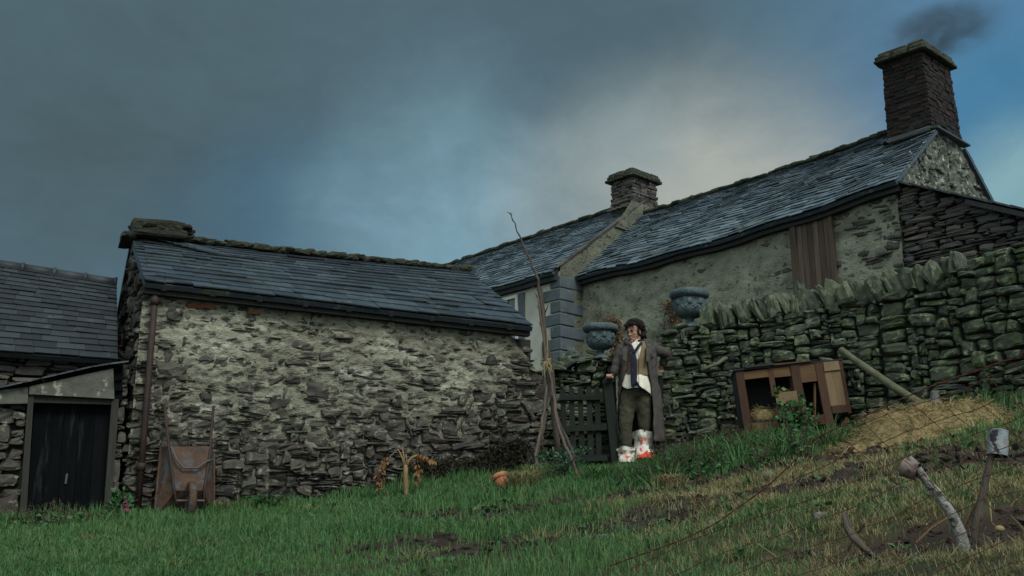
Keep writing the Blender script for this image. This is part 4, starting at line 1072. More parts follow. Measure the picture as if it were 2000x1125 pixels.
# foxglove
b0 = at(247, 10.9)
t = thing('foxglove', 'foxglove with magenta bells beside the downpipe at the barn corner', 'flower', tuple(b0))
mb = MB(); lb = MB()
for (x, y) in ((246, 968), (225, 962), (258, 985)): mb.tube([b0, P(x, y+25, 10.9), P(x, y, 10.9)], [.006, .005, .003], 5)
for q in range(14):
    p = P(246+rs.uniform(-6, 6), 985+rs.uniform(-7, 10), 10.85); lb.lathe([(.003, .012), (.006, .005), (.010, -.010), (.012, -.014)], p, 7, R=np.array([[1, 0, .3], [0, 1, -.4], [-.3, .4, 1]]))
lb.build('blossom', M['pink'], t)
lb = MB(); foliage_blob(lb, at(232, 10.9, .16), (.14, .08, .16), 140, .03, .07); lb.build('leaves', M['leaf'], t); mb.build('stems', M['leaf'], t)
# fern
b0 = at(520, 11.35)
t = thing('fern', 'low green fern in the grass under the barn wall', 'fern', tuple(b0)); lb = MB()
for q in range(15):
    a = rs.uniform(0, 2*pi); l = rs.uniform(.22, .36); d = vec(cos(a), sin(a)*.6, 0)
    for k in np.linspace(.08, 1, 22):
        p = b0+d*l*k+vec(0, 0, .30*sin(min(1, k)*2.0)*l*1.8)
        for sg in (-1, 1): leaf(lb, p, .065*(1-k*.75), vec(-d[1], d[0], 0)*sg+d*.4+vec(0, 0, .1), w=.25)
lb.build('frond', M['leaf'], t)

# ------------------------------------------------------------------ rabbit hutch
YH = 11.75; KH = None
h0 = P(1459, 872, YH); pxm = (h0[1]*CP+h0[2]*SP)/FL
ra = .0925
hxv = vec(cos(ra), -.10, sin(ra)); hxv = unit(hxv); hzv = unit(vec(-sin(ra), .05, cos(ra))); hyv = unit(np.cross(hzv, hxv))
hut = thing('rabbit_hutch', 'battered wooden rabbit hutch on legs, leaning against the drystone wall', 'hutch', tuple(h0))
def hb_(mb, u0, u1, v0, v1, d0, d1, r=.5, jit=.004):
    p = [h0+hxv*u*pxm+hzv*v*pxm+hyv*d for u in (u0, u1) for d in (d0, d1) for v in (v0, v1)]
    mb.hexa([q+rs.uniform(-jit, jit, 3) for q in p], r)
def hpart(name, m, boxes, par=None):
    mb = MB()
    for b in boxes: hb_(mb, *b, r=rs.rand())
    return mb.build(name, M[m], par if par is not None else hut)
for (u0, u1, v0, d0, d1) in ((0, 16, 0, 0, .05), (108, 126, 54, -.005, .05), (157, 172, 0, 0, .05), (64, 74, 92, 0, .035)):
    hpart('post', 'hutch', [(u0, u1, v0+rs.uniform(-1, 1), 150, d0, d1)])
hpart('leg', 'hutchor', [(198, 213, 0, 46, .34, .39)]); hpart('leg', 'hutch', [(2, 15, 0, 46, .40, .45)])
hpart('rail', 'hutchor', [(16, 64, 132, 148, .006, .03)]); hpart('rail', 'hutchor', [(74, 108, 130, 149, .008, .03)])
hpart('rail', 'hutchor', [(16, 66, 27, 44, .006, .03)]); hpart('rail', 'hutch', [(126, 157, 28, 47, .006, .03)])
hpart('front_panel', 'hutchor', [(126, 157, 114, 150, .004, .02)])
hpart('front_panel', 'hutch', [(66, 126, 46, 74, .02, .04)])
hpart('nest_board', 'hutchdoor', [(70, 112, 76, 98, -.02, .0)])
dr = hpart('hutch_door', 'hutchdoor', [(172, 186, 46, 150, .004, .026), (186.4, 203, 46, 150, .004, .026)])
hpart('batten', 'hutchdoor', [(173, 203, 131, 149, -.016, .003)], dr); hpart('batten', 'hutch', [(173, 203, 47, 62, -.016, .003)], dr)
hpart('door_jamb', 'hutch', [(203.5, 210, 44, 150, .0, .05)])
hpart('shell', 'oldwood', [(2, 210, 46, 150, .46, .48), (0, 3, 46, 150, .05, .46), (208, 211, 46, 150, .05, .46), (3, 208, 45, 48, .04, .46), (106, 109, 48, 150, .05, .46)])
hpart('roof', 'oldwood', [(-2, 70, 150.5, 154, -.02, .5), (70.3, 212, 150, 153, -.01, .5)]); 
hpart('roof_board', 'oldwood', [(20, 78, 154.2, 158, -.04, .12)]); hpart('roof_board', 'hutch', [(76, 150, 153.5, 156, -.03, .09)])
hpart('loose_stick', 'hutchor', [])if False else None
mb = MB(); mb.bar(h0+hxv*140*pxm+hzv*48*pxm+hyv*.04, h0+hxv*152*pxm+hzv*112*pxm+hyv*.05, .02, .02); mb.build('loose_slat', M['hutchor'], hut)
def straws(mb, c, rad, n, l0, l1, up=.25, rr=.0022, zfun=None):
    for _ in range(n):
        d = unit(rs.normal(0, 1, 3)); p = np.array(c)+d*np.array(rad)*rs.rand()**.4
        if zfun: p[2] = zfun(p[0], p[1])+rs.uniform(-.01, .03)
        dr_ = unit(vec(rs.normal(0, 1), rs.normal(0, 1), rs.normal(0, up))); l = rs.uniform(l0, l1)
        sd = unit(np.cross(dr_, rs.normal(0, 1, 3)))*rr
        bend = rs.normal(0, l*.15, 3)
        mb.add([p-sd, p+sd, p+dr_*l*.5+sd+bend, p+dr_*l*.5-sd+bend, p+dr_*l], [[0, 1, 2, 3], [3, 2, 4]], rs.rand())
mb = MB(); hc = h0+hxv*42*pxm+hzv*50*pxm+hyv*.22
mb.ell(hc+vec(.03, 0, .03), (.17, .17, .12)); straws(mb, hc+vec(.03, 0, .05), (.18, .20, .13), 900, .06, .16)
o = mb.build('straw_bedding', M['straw'], loc=hc); tag(o, 'heap of yellow straw bedding inside the open end of the hutch', 'straw')
mb = MB(); hc = h0+hxv*91*pxm+hzv*98*pxm+hyv*.06; mb.ell(hc-vec(0, -.03, .03), (.10, .06, .03)); straws(mb, hc, (.11, .05, .02), 160, .05, .12, up=.5)
tag(mb.build('nest_straw', M['straw'], loc=hc), 'wisps of straw poking over the nest box board of the hutch', 'straw')
mb = MB(); q = at(1508, 11.3, .03); mb.box(q+vec(0, 0, .045), unit(vec(1, 0, .04)), unit(vec(0, .9, .45)), unit(vec(-.04, -.45, .9)), .15, .11, .008)
tag(mb.build('grey_sheet', M['sheet'], loc=q), 'small grey sheet of fibre board lying under the hutch front', 'board')

# ------------------------------------------------------------------ log, cowl, hay
mb = MB(); a = P(1642, 683, 11.75); b = P(1812, 797, 10.7); d = b-a
pts = [a+d*t_+vec(0, 0, -.02*sin(pi*t_)) for t_ in np.linspace(0, 1.06, 9)]
mb.tube(pts, np.linspace(.038, .048, 9), 10, wob=.1)
tag(mb.build('leaning_log', M['log'], smooth=True, loc=b), 'straight greenish log leaning down from the drystone wall to the hay', 'log')
mb = MB(); c = at(1832, 10.55, 0); zt2 = P(1830, 766, 10.55)[2]
mb.lathe([(.13, c[2]-.02), (.10, c[2]+.10), (.035, zt2), (.0, zt2+.004)], vec(c[0], c[1], 0), 10, mod=lambda i, a: .1*sin(a*2+i))
tag(mb.build('metal_cowl', M['iron'], loc=c), 'crumpled grey metal cone standing behind the hay heap', 'scrap metal')
hc = at(1825, 9.7, 0)
hl = at(1690, 9.7); hr_ = at(1985, 9.5)
def hayz(x, y):
    u = (x-hc[0])/.78; v = (y-hc[1])/.62
    q = max(0, 1-u*u-v*v)
    return g(float(x), float(y))-.04+.30*q**.7*(.75+.5*vnoise(x*3, y*3, 77))+.10*max(0, 1-((x-hl[0])/.45)**2-((y-hl[1])/.5)**2)
mb = MB()
xs = np.linspace(hc[0]-1.0, hc[0]+.95, 46); ys = np.linspace(hc[1]-.75, hc[1]+.75, 34)
X = np.array([[vec(x, y, hayz(x, y)+.03*(vnoise(x*14, y*14, 3)-.5)+.10*(vnoise(x*5, y*5, 4)-.5)) for y in ys] for x in xs]); mb.grid(X, [[.05+.5*float(vnoise(x*7, y*7, 8)) for y in ys] for x in xs])
for _ in range(9000):
    x = hc[0]+rs.uniform(-1.1, 1.0); y = hc[1]+rs.uniform(-.95, .65); z = hayz(x, y)
    if z < g(x, y)+.0 and rs.rand() < .65: continue
    p = vec(x, y, z+.10*(float(vnoise(x*5, y*5, 4))-.5)+rs.uniform(0, .035)); dr_ = unit(vec(rs.normal(0, 1), rs.normal(0, 1), rs.normal(0, .3))); l = rs.uniform(.05, .16)
    sd = unit(np.cross(dr_, rs.normal(0, 1, 3)))*.0026; bn = rs.normal(0, l*.2, 3)
    mb.add([p-sd, p+sd, p+dr_*l*.5+sd+bn, p+dr_*l*.5-sd+bn, p+dr_*l], [[0, 1, 2, 3], [3, 2, 4]], np.clip(.1+.9*float(vnoise(x*7, y*7, 8))+rs.normal(0, .2), 0, 1))
tag(mb.build('hay_heap', M['straw'], loc=hc, smooth=False), 'low spread heap of dry yellow hay in front of the drystone wall', 'hay')
# branch stuck in the wall
mb = MB(); mb.tube([P(1370, 723, 12.55), P(1385, 716, 12.6), P(1402, 710, 12.68), P(1414, 701, 12.76), P(1424, 699, 12.95)], [.022, .02, .022, .026, .02], 8, wob=.1)
tag(mb.build('broken_branch', M['log'], smooth=True, loc=P(1424, 699, 12.95)), 'short broken brown branch poking out of the drystone wall', 'branch')

# ------------------------------------------------------------------ wire fence in the foreground
WT = [(1190,1106),(1216,1096),(1328,1056),(1396,1024),(1492,956),(1540,912),(1590,858),(1612,846),(1680,816),(1768,776),(1824,752),(1912,722),(2000,692),(2120,640)]
def fY(px): return float(np.interp(px, [1190, 1600, 2120], [3.5, 3.1, 2.7]))
fen = thing('wire_fence', 'sagging rusty wire netting fence with a strained top wire across the slope', 'fence', tuple(at(1700, 3.05)))
mb = MB(); pts = []
tp = np.array([P(x, y, fY(x)) for x, y in WT])
tt = np.linspace(0, len(WT)-1, 90); top = np.stack([np.interp(tt, range(len(WT)), tp[:, i]) for i in range(3)], 1)
for ph in (0, pi):
    mb.tube([p+vec(.0, .002*cos(i*1.9+ph), .002*sin(i*1.9+ph)) for i, p in enumerate(top)], .0016, 5, rs.rand(), cap=False)
for i in range(4, 88, 6):
    for q in range(2):
        d = unit(rs.normal(0, 1, 3)); mb.tube([top[i]-d*.008, top[i]+d*.008], .0016, 4)
mb.build('top_wire', M['rustwire'], fen)
mb = MB(); 
T2 = [(1330,1103),(1430,1060),(1500,1000),(1560,960),(1610,905),(1660,880),(1700,858)]
def topz(px): return float(np.interp(px, [a for a, b in WT], [b for a, b in WT]))
nodes = {}
O_ = np.array([1824.0, 826.0]); av = np.array([48.5, -19.0]); bv_ = np.array([36.0, 34.5])
for i in range(-16, 10):
    for j in range(-9, 22):
        q = O_+av*i+bv_*j+np.array([rs.normal(0, 2.2), rs.normal(0, 2.2)])+np.array([4*sin(j*.7), 5*sin(i*.8)])
        sc_ = 1.0
        if 1195 < q[0] < 2110 and topz(q[0])-6 < q[1] < 1150: nodes[(i, j)] = P(q[0], q[1], fY(q[0])+rs.normal(0, .006))
for (i, j), p in nodes.items():
    for k in ((i+1, j), (i, j+1)):
        if k in nodes:
            b = nodes[k]; m_ = (p+b)/2+vec(rs.normal(0, .002), 0, -.003*rs.rand())
            mb.tube([p, m_, b], .00105, 4, rs.rand(), cap=False)
    mb.tube([p-vec(.003, 0, -.001), p+vec(.003, 0, -.001)], .0024, 5, rs.rand())
mb.build('netting', M['rustwire'], fen)
mb = MB(); pb = at(2190, 2.65); mb.tube([pb-vec(0, 0, .2), pb+vec(0, 0, .95)], .04, 10, wob=.1); mb.build('fence_post', M['stick'], fen, smooth=True)

# ------------------------------------------------------------------ sticks with tins, driftwood
YS = 3.45
t = thing('forked_driftwood', 'pale flaking forked branch with a rusty tin pushed on its upper end', 'branch', tuple(at(1890, YS)))
def s3(px, py, o=0): return P(px, py, YS+o)
mb = MB()
mb.tube([s3(1776, 893), s3(1785, 905), s3(1798, 925), s3(1812, 944), s3(1826, 958), s3(1845, 985), s3(1862, 1010), s3(1874, 1040), s3(1882, 1068), s3(1893, 1090), s3(1905, 1112)], [.008, .012, .014, .014, .015, .016, .0175, .019, .019, .022, .018], 10, wob=.12)
mb.tube([s3(1822, 952), s3(1815, 962), s3(1812, 968)], [.01, .009, .005], 6)
mb.tube([s3(1930, 1112, -.1), s3(1900, 1093), s3(1884, 1098), s3(1855, 1104), s3(1815, 1106), s3(1790, 1092), s3(1783, 1084)], [.012, .022, .020, .016, .018, .02, .012], 9, wob=.14)
mb.tube([s3(1895, 1090), s3(1918, 1098), s3(1945, 1118)], [.02, .016, .01], 8, wob=.1)
mb.build('branch', M['birch'], t, smooth=True)
def can(name, label, c, axd, r, h, om, im, rib=2):
    axd = unit(axd); s_ = unit(np.cross(axd, vec(0, 0, 1))); t_ = np.cross(axd, s_)
    R_ = np.stack([s_, t_, axd], 1)
    th = thing(name, label, 'tin can', tuple(c))
    mb = MB(); prof = [(0, -h/2), (r*.97, -h/2), (r*1.03, -h/2+.002), (r*.99, -h/2+.005)]
    for q in range(10): z = -h/2+.008+(h-.016)*q/9; prof.append((r*(1+.012*(q % 2)), z))
    prof += [(r*.99, h/2-.005), (r*1.04, h/2-.002), (r*.98, h/2)]
    mb.lathe(prof, c, 26, R=R_, mod=lambda i, a: .035*sin(a*2+1+i*.12)+.022*sin(a*5+i*.8)-.05*max(0, cos(a-4.4))**6*(3 < i < 9)); mb.build('tin_side', om, th, smooth=True)
    mb = MB(); mb.lathe([(r*.97, h/2-.0005), (r*.95, -h/2+.006), (0, -h/2+.006)], c, 26, R=R_); mb.build('tin_inside', im, th, smooth=True)
    return th
can('rusty_tin_can', 'rusty open tin hooked over the upper end of the forked driftwood', s3(1777, 917, -.015), vec(.80, -.50, -.34), .031, .052, M['tinrust'], M['tindark'])
t = thing('garden_stake', 'straight grey stake pushed into the soil under an upturned tin', 'stake', tuple(at(1895, YS+.1)))
mb = MB(); mb.tube([at(1893, YS+.1, -.05), s3(1905, 1020, .1), s3(1920, 960, .1), s3(1935, 895, .1), s3(1942, 860, .1)], [.013, .0125, .012, .011, .01], 9, wob=.08)
mb.build('shaft', M['stick'], t, smooth=True)
can('blue_grey_tin_can', 'dented blue-grey tin upturned over the top of the garden stake', s3(1949, 866, .1), vec(-.20, -.1, -1), .032, .090, M['tin'], M['tindark'])
# split weathered stump
mb = MB()
for (o_, rr) in ((0, .020), (.016, .016), (-.014, .013)):
    mb.tube([P(1648+o_*200, 1000, 3.9), P(1655+o_*300, 1030, 3.9), P(1668+o_*300, 1052, 3.88+o_), P(1688+o_*200, 1072, 3.85+o_), P(1718+o_*100, 1096, 3.85)], [.006, rr*.8, rr, rr*.9, .006], 7, rs.rand(), wob=.2, sq=.6)
tag(mb.build('split_driftwood', M['stick'], smooth=True, loc=P(1690, 1080, 3.85)), 'splintered grey piece of driftwood lying in the dug soil', 'driftwood')
mb = MB(); mb.tube([s3(1933, 980, .15), s3(1936, 1020, .15), s3(1945, 1030, .15)], .003, 5); mb.ell(s3(1952, 1033, .15), (.017, .014, .012))
tag(mb.build('dried_bulb', M['straw'], loc=s3(1952, 1033, .15), smooth=True), 'dried bulb on a pale stalk beside the garden stake', 'plant')
for (a, b, lab) in (((1655, 1003, 4.1), (1690, 1022, 4.0), 'thin orange stick lying behind the split driftwood'), ((1868, 1006, 3.7), (1915, 968, 3.6), 'thin orange stick propped between branch and stake'), ((1790, 1035, 4.0), (1850, 1012, 4.1), 'thin brown stick lying in the soil beside the forked driftwood')):
    mb = MB(); p0, p1 = at(a[0], a[2], .03), P(*b); p1 = vec(p1[0], p1[1], max(p1[2], p0[2]-.1)); mb.tube([p0, (p0+p1)/2+vec(0, 0, .01), p1], .004, 6)
    tag(mb.build('thin_stick', M['hutchor'], loc=p0), lab, 'stick')

# ------------------------------------------------------------------ stones and clods in the soil
def scatter_stone(name, m, px, Y, s, lab, grp):
    mb = MB(); p = at(px, Y, s*.25); stone(mb, p, vec(1, 0, 0), vec(0, 1, 0), Z3, s*rs.uniform(.9, 1.4), s, s*.6, rs.rand(), k=3, n=3, rough=.2)
    tag(mb.build(name, M[m], loc=p, smooth=True), lab, 'stone', grp)
for px, Y, s in ((1600, 4.6, .03), (1770, 5.2, .04), (1745, 5.0, .022), (1990, 3.6, .03), (1400, 5.6, .03), (660, 9.2, .05), (1180, 5.9, .035), (1690, 7.0, .03), (1500, 7.6, .035)):
    scatter_stone('loose_stone', 'pebble', px, Y, s, 'small grey stone lying in the dug soil', 'loose stones in the garden')

# ------------------------------------------------------------------ brown dock and weed stalks
def make_dock(h, n, spread, loc):
    t = thing('dock_weed', 'x', 'weed', loc); c = np.array(loc)
    mb = MB(); lb = MB(); gb = MB()
    for _ in range(n):
        a = c+vec(rs.normal(0, .04), rs.normal(0, .04), 0); d = unit(vec(rs.normal(0, spread), rs.normal(0, spread), 1)); l = h*rs.uniform(.6, 1.1)
        pts = [a+d*l*q+vec(rs.normal(0, .008), rs.normal(0, .008), 0) for q in np.linspace(0, 1, 5)]; mb.tube(pts, np.linspace(.0045, .002, 5), 4, rs.rand())
        for _ in range(14):
            q = rs.uniform(.5, 1); leaf(lb, a+d*l*q+rs.normal(0, .011, 3), rs.uniform(.008, .02), w=.6)
        for _ in range(3):
            q = rs.uniform(.05, .55); leaf(gb, a+d*l*q+rs.normal(0, .02, 3), rs.uniform(.04, .09), vec(rs.normal(0, 1), rs.normal(0, 1), .3), w=.3)
    mb.build('stems', M['twig'], t); lb.build('foliage', M['dock'], t); gb.build('leaves', M['leaf'], t)
    return t
dk = make_dock(.26, 5, .3, tuple(at(60, 10.3)))
dk['label'] = 'reddish brown weed stalks in the grass before the black door'; dk['group'] = 'brown weeds at the shed door'
for px, Y, s in ((95, 10.35, 1.1), (130, 10.3, .9), (165, 10.4, .9), (180, 10.3, .7), (40, 10.2, .9), (12, 10.2, .8), (215, 10.4, .7), (112, 10.1, 1.2), (75, 10.0, .8)):
    dup(dk, tuple(at(px, Y)), 'reddish brown weed stalks in the grass before the black door', 'brown weeds at the shed door', rs.uniform(0, 6), s)
d2 = make_dock(.46, 6, .30, tuple(at(1290, 11.2)))
LB = 'dark brown seeded weed stalks in the tall grass between the man and the hutch'
d2['label'] = LB; d2['group'] = 'brown weeds below the gateway'
for i in range(46):
    px = rs.uniform(1205, 1570); Y = rs.uniform(9.4, 11.6) if px > 1300 else rs.uniform(9.6, 11.0)
    dup(d2, tuple(at(px, Y)), LB, 'brown weeds below the gateway', rs.uniform(0, 6), rs.uniform(.5, 1.1)*(.65 if px < 1290 else 1))
twigs('dry_thistle', 'dark dry thistle standing before the hay heap', at(1708, 9.9), 9, .36, .25, 'dock', 14, parent_mat='twig')
twigs('bramble', 'bare brown bramble stems against the wall left of the hutch', at(1405, 12.2), 22, .62, .55, 'leaf', 2)
twigs('tall_dry_stem', 'tall thin dry stem in front of the wall left of the hutch', at(1432, 12.0), 3, .95, .06, 'dock', 1)
# ------------------------------------------------------------------ the man in the gateway
YM = 12.85
def mp(px, py, o=0): return P(px, py, YM+o)
PX = 13.0*CP/FL*1.02
foot0 = mp(1240, 905)
man = thing('person', 'man in a long grey overcoat, tan waistcoat, navy scarf and plastic bags over his shoes', 'person', tuple(foot0))
def remesh(o, vs_, it=3, f=.5):
    m = o.modifiers.new('rm', 'REMESH'); m.mode = 'VOXEL'; m.voxel_size = vs_; m.use_smooth_shade = True
    s = o.modifiers.new('sm', 'SMOOTH'); s.factor = f; s.iterations = it
# body: head, neck, trunk, limbs and hands grown into one surface
hcn = mp(1238, 648, -.02)
ph = radians(-38); pt_ = radians(14)
Rz = np.array([[cos(ph), -sin(ph), 0], [sin(ph), cos(ph), 0], [0, 0, 1]])
Rx = np.array([[1, 0, 0], [0, cos(pt_), -sin(pt_)], [0, sin(pt_), cos(pt_)]])
Rh = Rz@Rx@np.diag([1.08, 1.08, 1.08])
def hl_(x, y, z): return hcn+Rh@vec(x, y, z)
B = MB()
def he_(x, y, z, a, b, c): B.ell(hl_(x, y, z), (a, b, c), Rh, 18, 12)
he_(0, .015, .025, .074, .094, .092); he_(0, -.028, -.028, .058, .070, .088); he_(0, -.05, -.085, .043, .045, .034); he_(0, -.083, -.104, .021, .018, .019)
he_(0, -.100, -.028, .0125, .024, .016); he_(0, -.096, .002, .0085, .014, .032); he_(0, -.086, .027, .050, .014, .010)
he_(.034, -.064, -.018, .022, .020, .016); he_(-.034, -.064, -.018, .022, .020, .016)
he_(0, -.092, -.064, .021, .010, .0065); he_(0, -.090, -.075, .018, .010, .0075)
he_(.072, .012, -.012, .009, .020, .033); he_(-.072, .012, -.012, .009, .020, .033)
B.tube([hl_(0, .03, -.06), mp(1243, 672, .02), mp(1245, 682, .03)], [.058, .056, .075], 14)
B.tube([mp(1246, 674, .03), mp(1246, 690, .03), mp(1245, 720, .03), mp(1243, 750, .03), mp(1243, 772, .03)], [.07, .095, .095, .095, .10], 18, sq=1.45)
B.tube([mp(1222, 680, .03), mp(1213, 686, .03), mp(1206, 712, .0), mp(1199, 730, -.02), mp(1194, 733, -.02)], [.06, .056, .045, .033, .028], 10)
B.tube([mp(1270, 680, .03), mp(1280, 684, .03), mp(1303, 693, .12), mp(1293, 712, .18)], [.06, .056, .045, .033], 10)
for pts in (([mp(1230, 765, .03), mp(1222, 825, .0), mp(1223, 898, .03)]), ([mp(1255, 765, .03), mp(1258, 822, .02), mp(1258, 890, .14)])):
    B.tube(pts, [.088, .06, .043], 12)
for x, y, o in ((1223, 903, .03), (1258, 895, .14)):
    B.ell(mp(x-4, y, o-.07), (.045, .12, .04))
# hand closed over the gate post
hd_ = mp(1190, 736, -.03)
Bh = B
Bh.ell(hd_+vec(.005, 0, .0), (.040, .036, .030))
for q in range(4):
    x = -.030+.019*q; k = (.9, 1.0, .96, .8)[q]
    b0_ = hd_+vec(x, -.016, .016)
    Bh.tube([b0_, b0_+vec(-.004, -.032*k, .006), b0_+vec(-.006, -.044*k, -.018*k), b0_+vec(-.004, -.030*k, -.040*k)], [.0105, .0100, .0095, .0078], 8)
Bh.tube([hd_+vec(.03, -.005, .0), hd_+vec(.044, -.028, -.008), hd_+vec(.034, -.048, -.022)], [.013, .011, .009], 8)
# the other hand, half open behind his side
h2 = mp(1291, 716, .20); Bh.ell(h2, (.032, .028, .042))
for q in range(4): b0_ = h2+vec(-.022+.015*q, 0, -.03); Bh.tube([b0_, b0_+vec(-.002, -.008, -.028), b0_+vec(-.006, -.018, -.050)], [.010, .0095, .008], 7)
Bh.tube([h2+vec(-.028, -.005, .0), h2+vec(-.044, -.016, -.022), h2+vec(-.046, -.026, -.038)], [.012, .0105, .009], 7)
ob_ = B.build('body', M['skin'], man, smooth=True); remesh(ob_, .0048, 2)
for sx in (-1, 1):
    e = MB(); e.ell(hl_(sx*.029, -.0865, .006), (.013, .008, .0065), Rh, 10, 8); e.build('eye', M['lens'], man, smooth=True)
    e = MB(); e.tube([hl_(sx*.012, -.100, .024), hl_(sx*.032, -.096, .030), hl_(sx*.050, -.080, .024)], [.005, .0055, .003], 6); e.build('eyebrow', M['hair'], man, smooth=True)
e = MB(); e.ell(hl_(0, -.0965, -.0655), (.020, .0075, .0042), Rh, 12, 8); e.ell(hl_(0, -.0945, -.0745), (.017, .0085, .0055), Rh, 12, 8); e.build('lips', M['lips'], man, smooth=True)
H = MB()
H.ell(hl_(0, .033, .038), (.080, .088, .083), Rh, 20, 14)
for _ in range(1500):
    d = unit(rs.normal(0, 1, 3)); d[2] = abs(d[2])*1.0-.25*(d[1] > .0)
    if d[1] < -.55 and d[2] < .55: continue
    if d[2] < -.1 and d[1] < .1: continue
    d = unit(d)
    a = vec(d[0]*.080, .028+d[1]*.090, .042+d[2]*.086)
    l = rs.uniform(.022, .052)
    flow = unit(d*.9+vec(0, .45, .12)+rs.normal(0, .35, 3))
    b = a+flow*l*.6; c_ = b+unit(flow+vec(rs.normal(0, .4), .3, -.8))*l*.6
    H.tube([hl_(*a), hl_(*b), hl_(*c_)], [.006, .0055, .0015], 4, rs.rand())
for _ in range(240):                                   # back and nape, sideburns
    x = rs.uniform(-.075, .075); a = vec(x, rs.uniform(.035, .11)*(1-abs(x)*3)+.02, rs.uniform(-.05, .06))
    b = a+vec(rs.normal(0, .01), .025, -.03); c_ = b+vec(rs.normal(0, .012), .012, -.035)
    H.tube([hl_(*a), hl_(*b), hl_(*c_)], [.010, .009, .003], 4, rs.rand())
for sx in (-1, 1):
    for _ in range(18):
        a = vec(sx*.070, -.008+rs.normal(0, .008), .02+rs.normal(0, .01)); H.tube([hl_(*a), hl_(a[0]+sx*.004, a[1]-.004, a[2]-.045)], [.007, .003], 4, rs.rand())
for _ in range(60):                                    # fringe swept across the brow
    x = rs.uniform(-.06, .06); a = vec(x, -.055, .10-abs(x)*.3); b = a+vec(rs.normal(.01, .015), -.030, .012); c_ = b+vec(rs.normal(.015, .01), -.006, -.026)
    H.tube([hl_(*a), hl_(*b), hl_(*c_)], [.009, .008, .002], 4, rs.rand())
H.build('hair', M['hair'], man, smooth=True)

def loft(mb, rings, nc=40, nz=26, fold=0.0, seed=0, hem=None, power=1.0):
    """rings: (py, cx, hw_px, hd_m, oy, a0, a1)"""
    R_ = np.array(rings, float); t = np.arange(len(R_))
    tt = np.linspace(0, len(R_)-1, nz); X = np.zeros((nz, nc, 3))
    Q = np.stack([np.interp(tt, t, R_[:, k]) for k in range(7)], 1)
    for i in range(nz):
        py, cx, hw, hd, oy, a0, a1 = Q[i]; v = i/(nz-1)
        for j in range(nc):
            a = radians(a0+(a1-a0)*j/(nc-1))
            w_ = 1+fold*v**power*(sin(a*5+seed+v*1.5)*.6+sin(a*9+seed*2-v)*.4)+.012*sin(a*3+v*9+seed)
            pyy = py+(hem(a)*v if hem else 0)
            ct, st = cos(a), sin(a)
            X[i, j] = mp(cx, pyy)+vec(ct*hw*PX*w_, oy+st*hd*w_, 0)
    mb.grid(X)
def cloth(name, m, rings, thick=.012, **kw):
    mb = MB(); loft(mb, rings, **kw); o = mb.build(name, M[m], man, smooth=True)
    s = o.modifiers.new('s', 'SOLIDIFY'); s.thickness = thick; s.offset = 0
    b = o.modifiers.new('ss', 'SUBSURF'); b.levels = 1; b.render_levels = 1
    return o
shirt = cloth('shirt', 'shirt', [(664, 1241, 11, .075, .02, -90, 270), (672, 1242, 17, .09, .02, -90, 270), (690, 1244, 22, .135, .02, -90, 270), (728, 1244, 23, .14, .02, -90, 270), (748, 1244, 28, .175, .015, -90, 270), (769, 1244, 29, .19, .01, -90, 270)], fold=.09, seed=1, nz=30,
              hem=lambda a: 8*cos(a)-8*abs(sin(a*1.5+.4)), power=3)
cloth('waistcoat', 'waist', [(668, 1243, 20, .105, .02, -62, 232), (680, 1244, 24, .145, .02, -72, 238), (698, 1244, 25.5, .160, .02, -85, 252), (704, 1244, 25.5, .162, .02, -89.5, 269.5), (722, 1244, 25, .158, .02, -89.5, 269.5), (736, 1244, 25.5, .165, .015, -89.5, 269.5)], fold=.012, seed=2,
      hem=lambda a: 3*math.exp(-((math.degrees(a) % 360-270)/25)**2))
T_ = MB()
T_.ell(mp(1242, 762, .03), (27*PX, .145, .15), None, 20, 14)
T_.tube([mp(1231, 765, .03), mp(1224, 800, .02), mp(1222, 828, -.01), mp(1222, 860, .01), mp(1224, 886, .03)], [.112, .104, .086, .078, .062], 16)
T_.tube([mp(1256, 765, .03), mp(1258, 795, .02), mp(1259, 822, .02), mp(1259, 848, .05), mp(1259, 876, .08)], [.112, .106, .088, .078, .062], 16)
to = T_.build('trousers', M['trous'], man, smooth=True); remesh(to, .012, 4)
dm = bpy.data.textures.new('crease', 'CLOUDS'); dm.noise_scale = .09
dd_ = to.modifiers.new('d', 'DISPLACE'); dd_.texture = dm; dd_.strength = .03; dd_.mid_level = .5
coat = cloth('coat', 'coat', [(665, 1243, 17, .085, .035, -52, 228), (672, 1245, 29, .115, .03, -60, 230), (682, 1246, 35, .15, .03, -64, 232), (700, 1246, 37, .17, .03, -66, 232), (722, 1246, 37, .175, .03, -58, 230), (745, 1247, 38, .18, .03, -56, 218), (775, 1250, 40, .19, .04, -58, 190), (815, 1253, 42.5, .21, .06, -62, 176), (864, 1257, 43.5, .23, .08, -66, 170)], fold=.075, seed=3, nc=64, nz=44, thick=.016)
wt_ = bpy.data.textures.new('cloth_crease', 'CLOUDS'); wt_.noise_scale = .16
wd_ = coat.modifiers.new('d', 'DISPLACE'); wd_.texture = wt_; wd_.strength = .045; wd_.mid_level = .5
def sleeve(pts, rad, seed):
    mb = MB(); q = []; k = 22; pts = np.array(pts); t = np.linspace(0, len(pts)-1, k)
    c = np.stack([np.interp(t, range(len(pts)), pts[:, i]) for i in range(3)], 1)
    for _ in range(3): c[1:-1] = (c[:-2]+c[1:-1]*2+c[2:])/4
    rr = np.interp(t, range(len(pts)), rad)*(1+.07*np.sin(np.arange(k)*1.5+seed)+.04*np.sin(np.arange(k)*2.7))
    mb.tube(c, rr, 14, cap=True); o = mb.build('sleeve', M['coat'], coat, smooth=True); d = o.modifiers.new('d', 'DISPLACE'); d.texture = wt_; d.strength = .035; d.mid_level = .5; return o
sleeve([mp(1222, 677, .03), mp(1211, 685, .03), mp(1205, 712, .0), mp(1198, 730, -.025)], [.080, .074, .064, .052], 0)
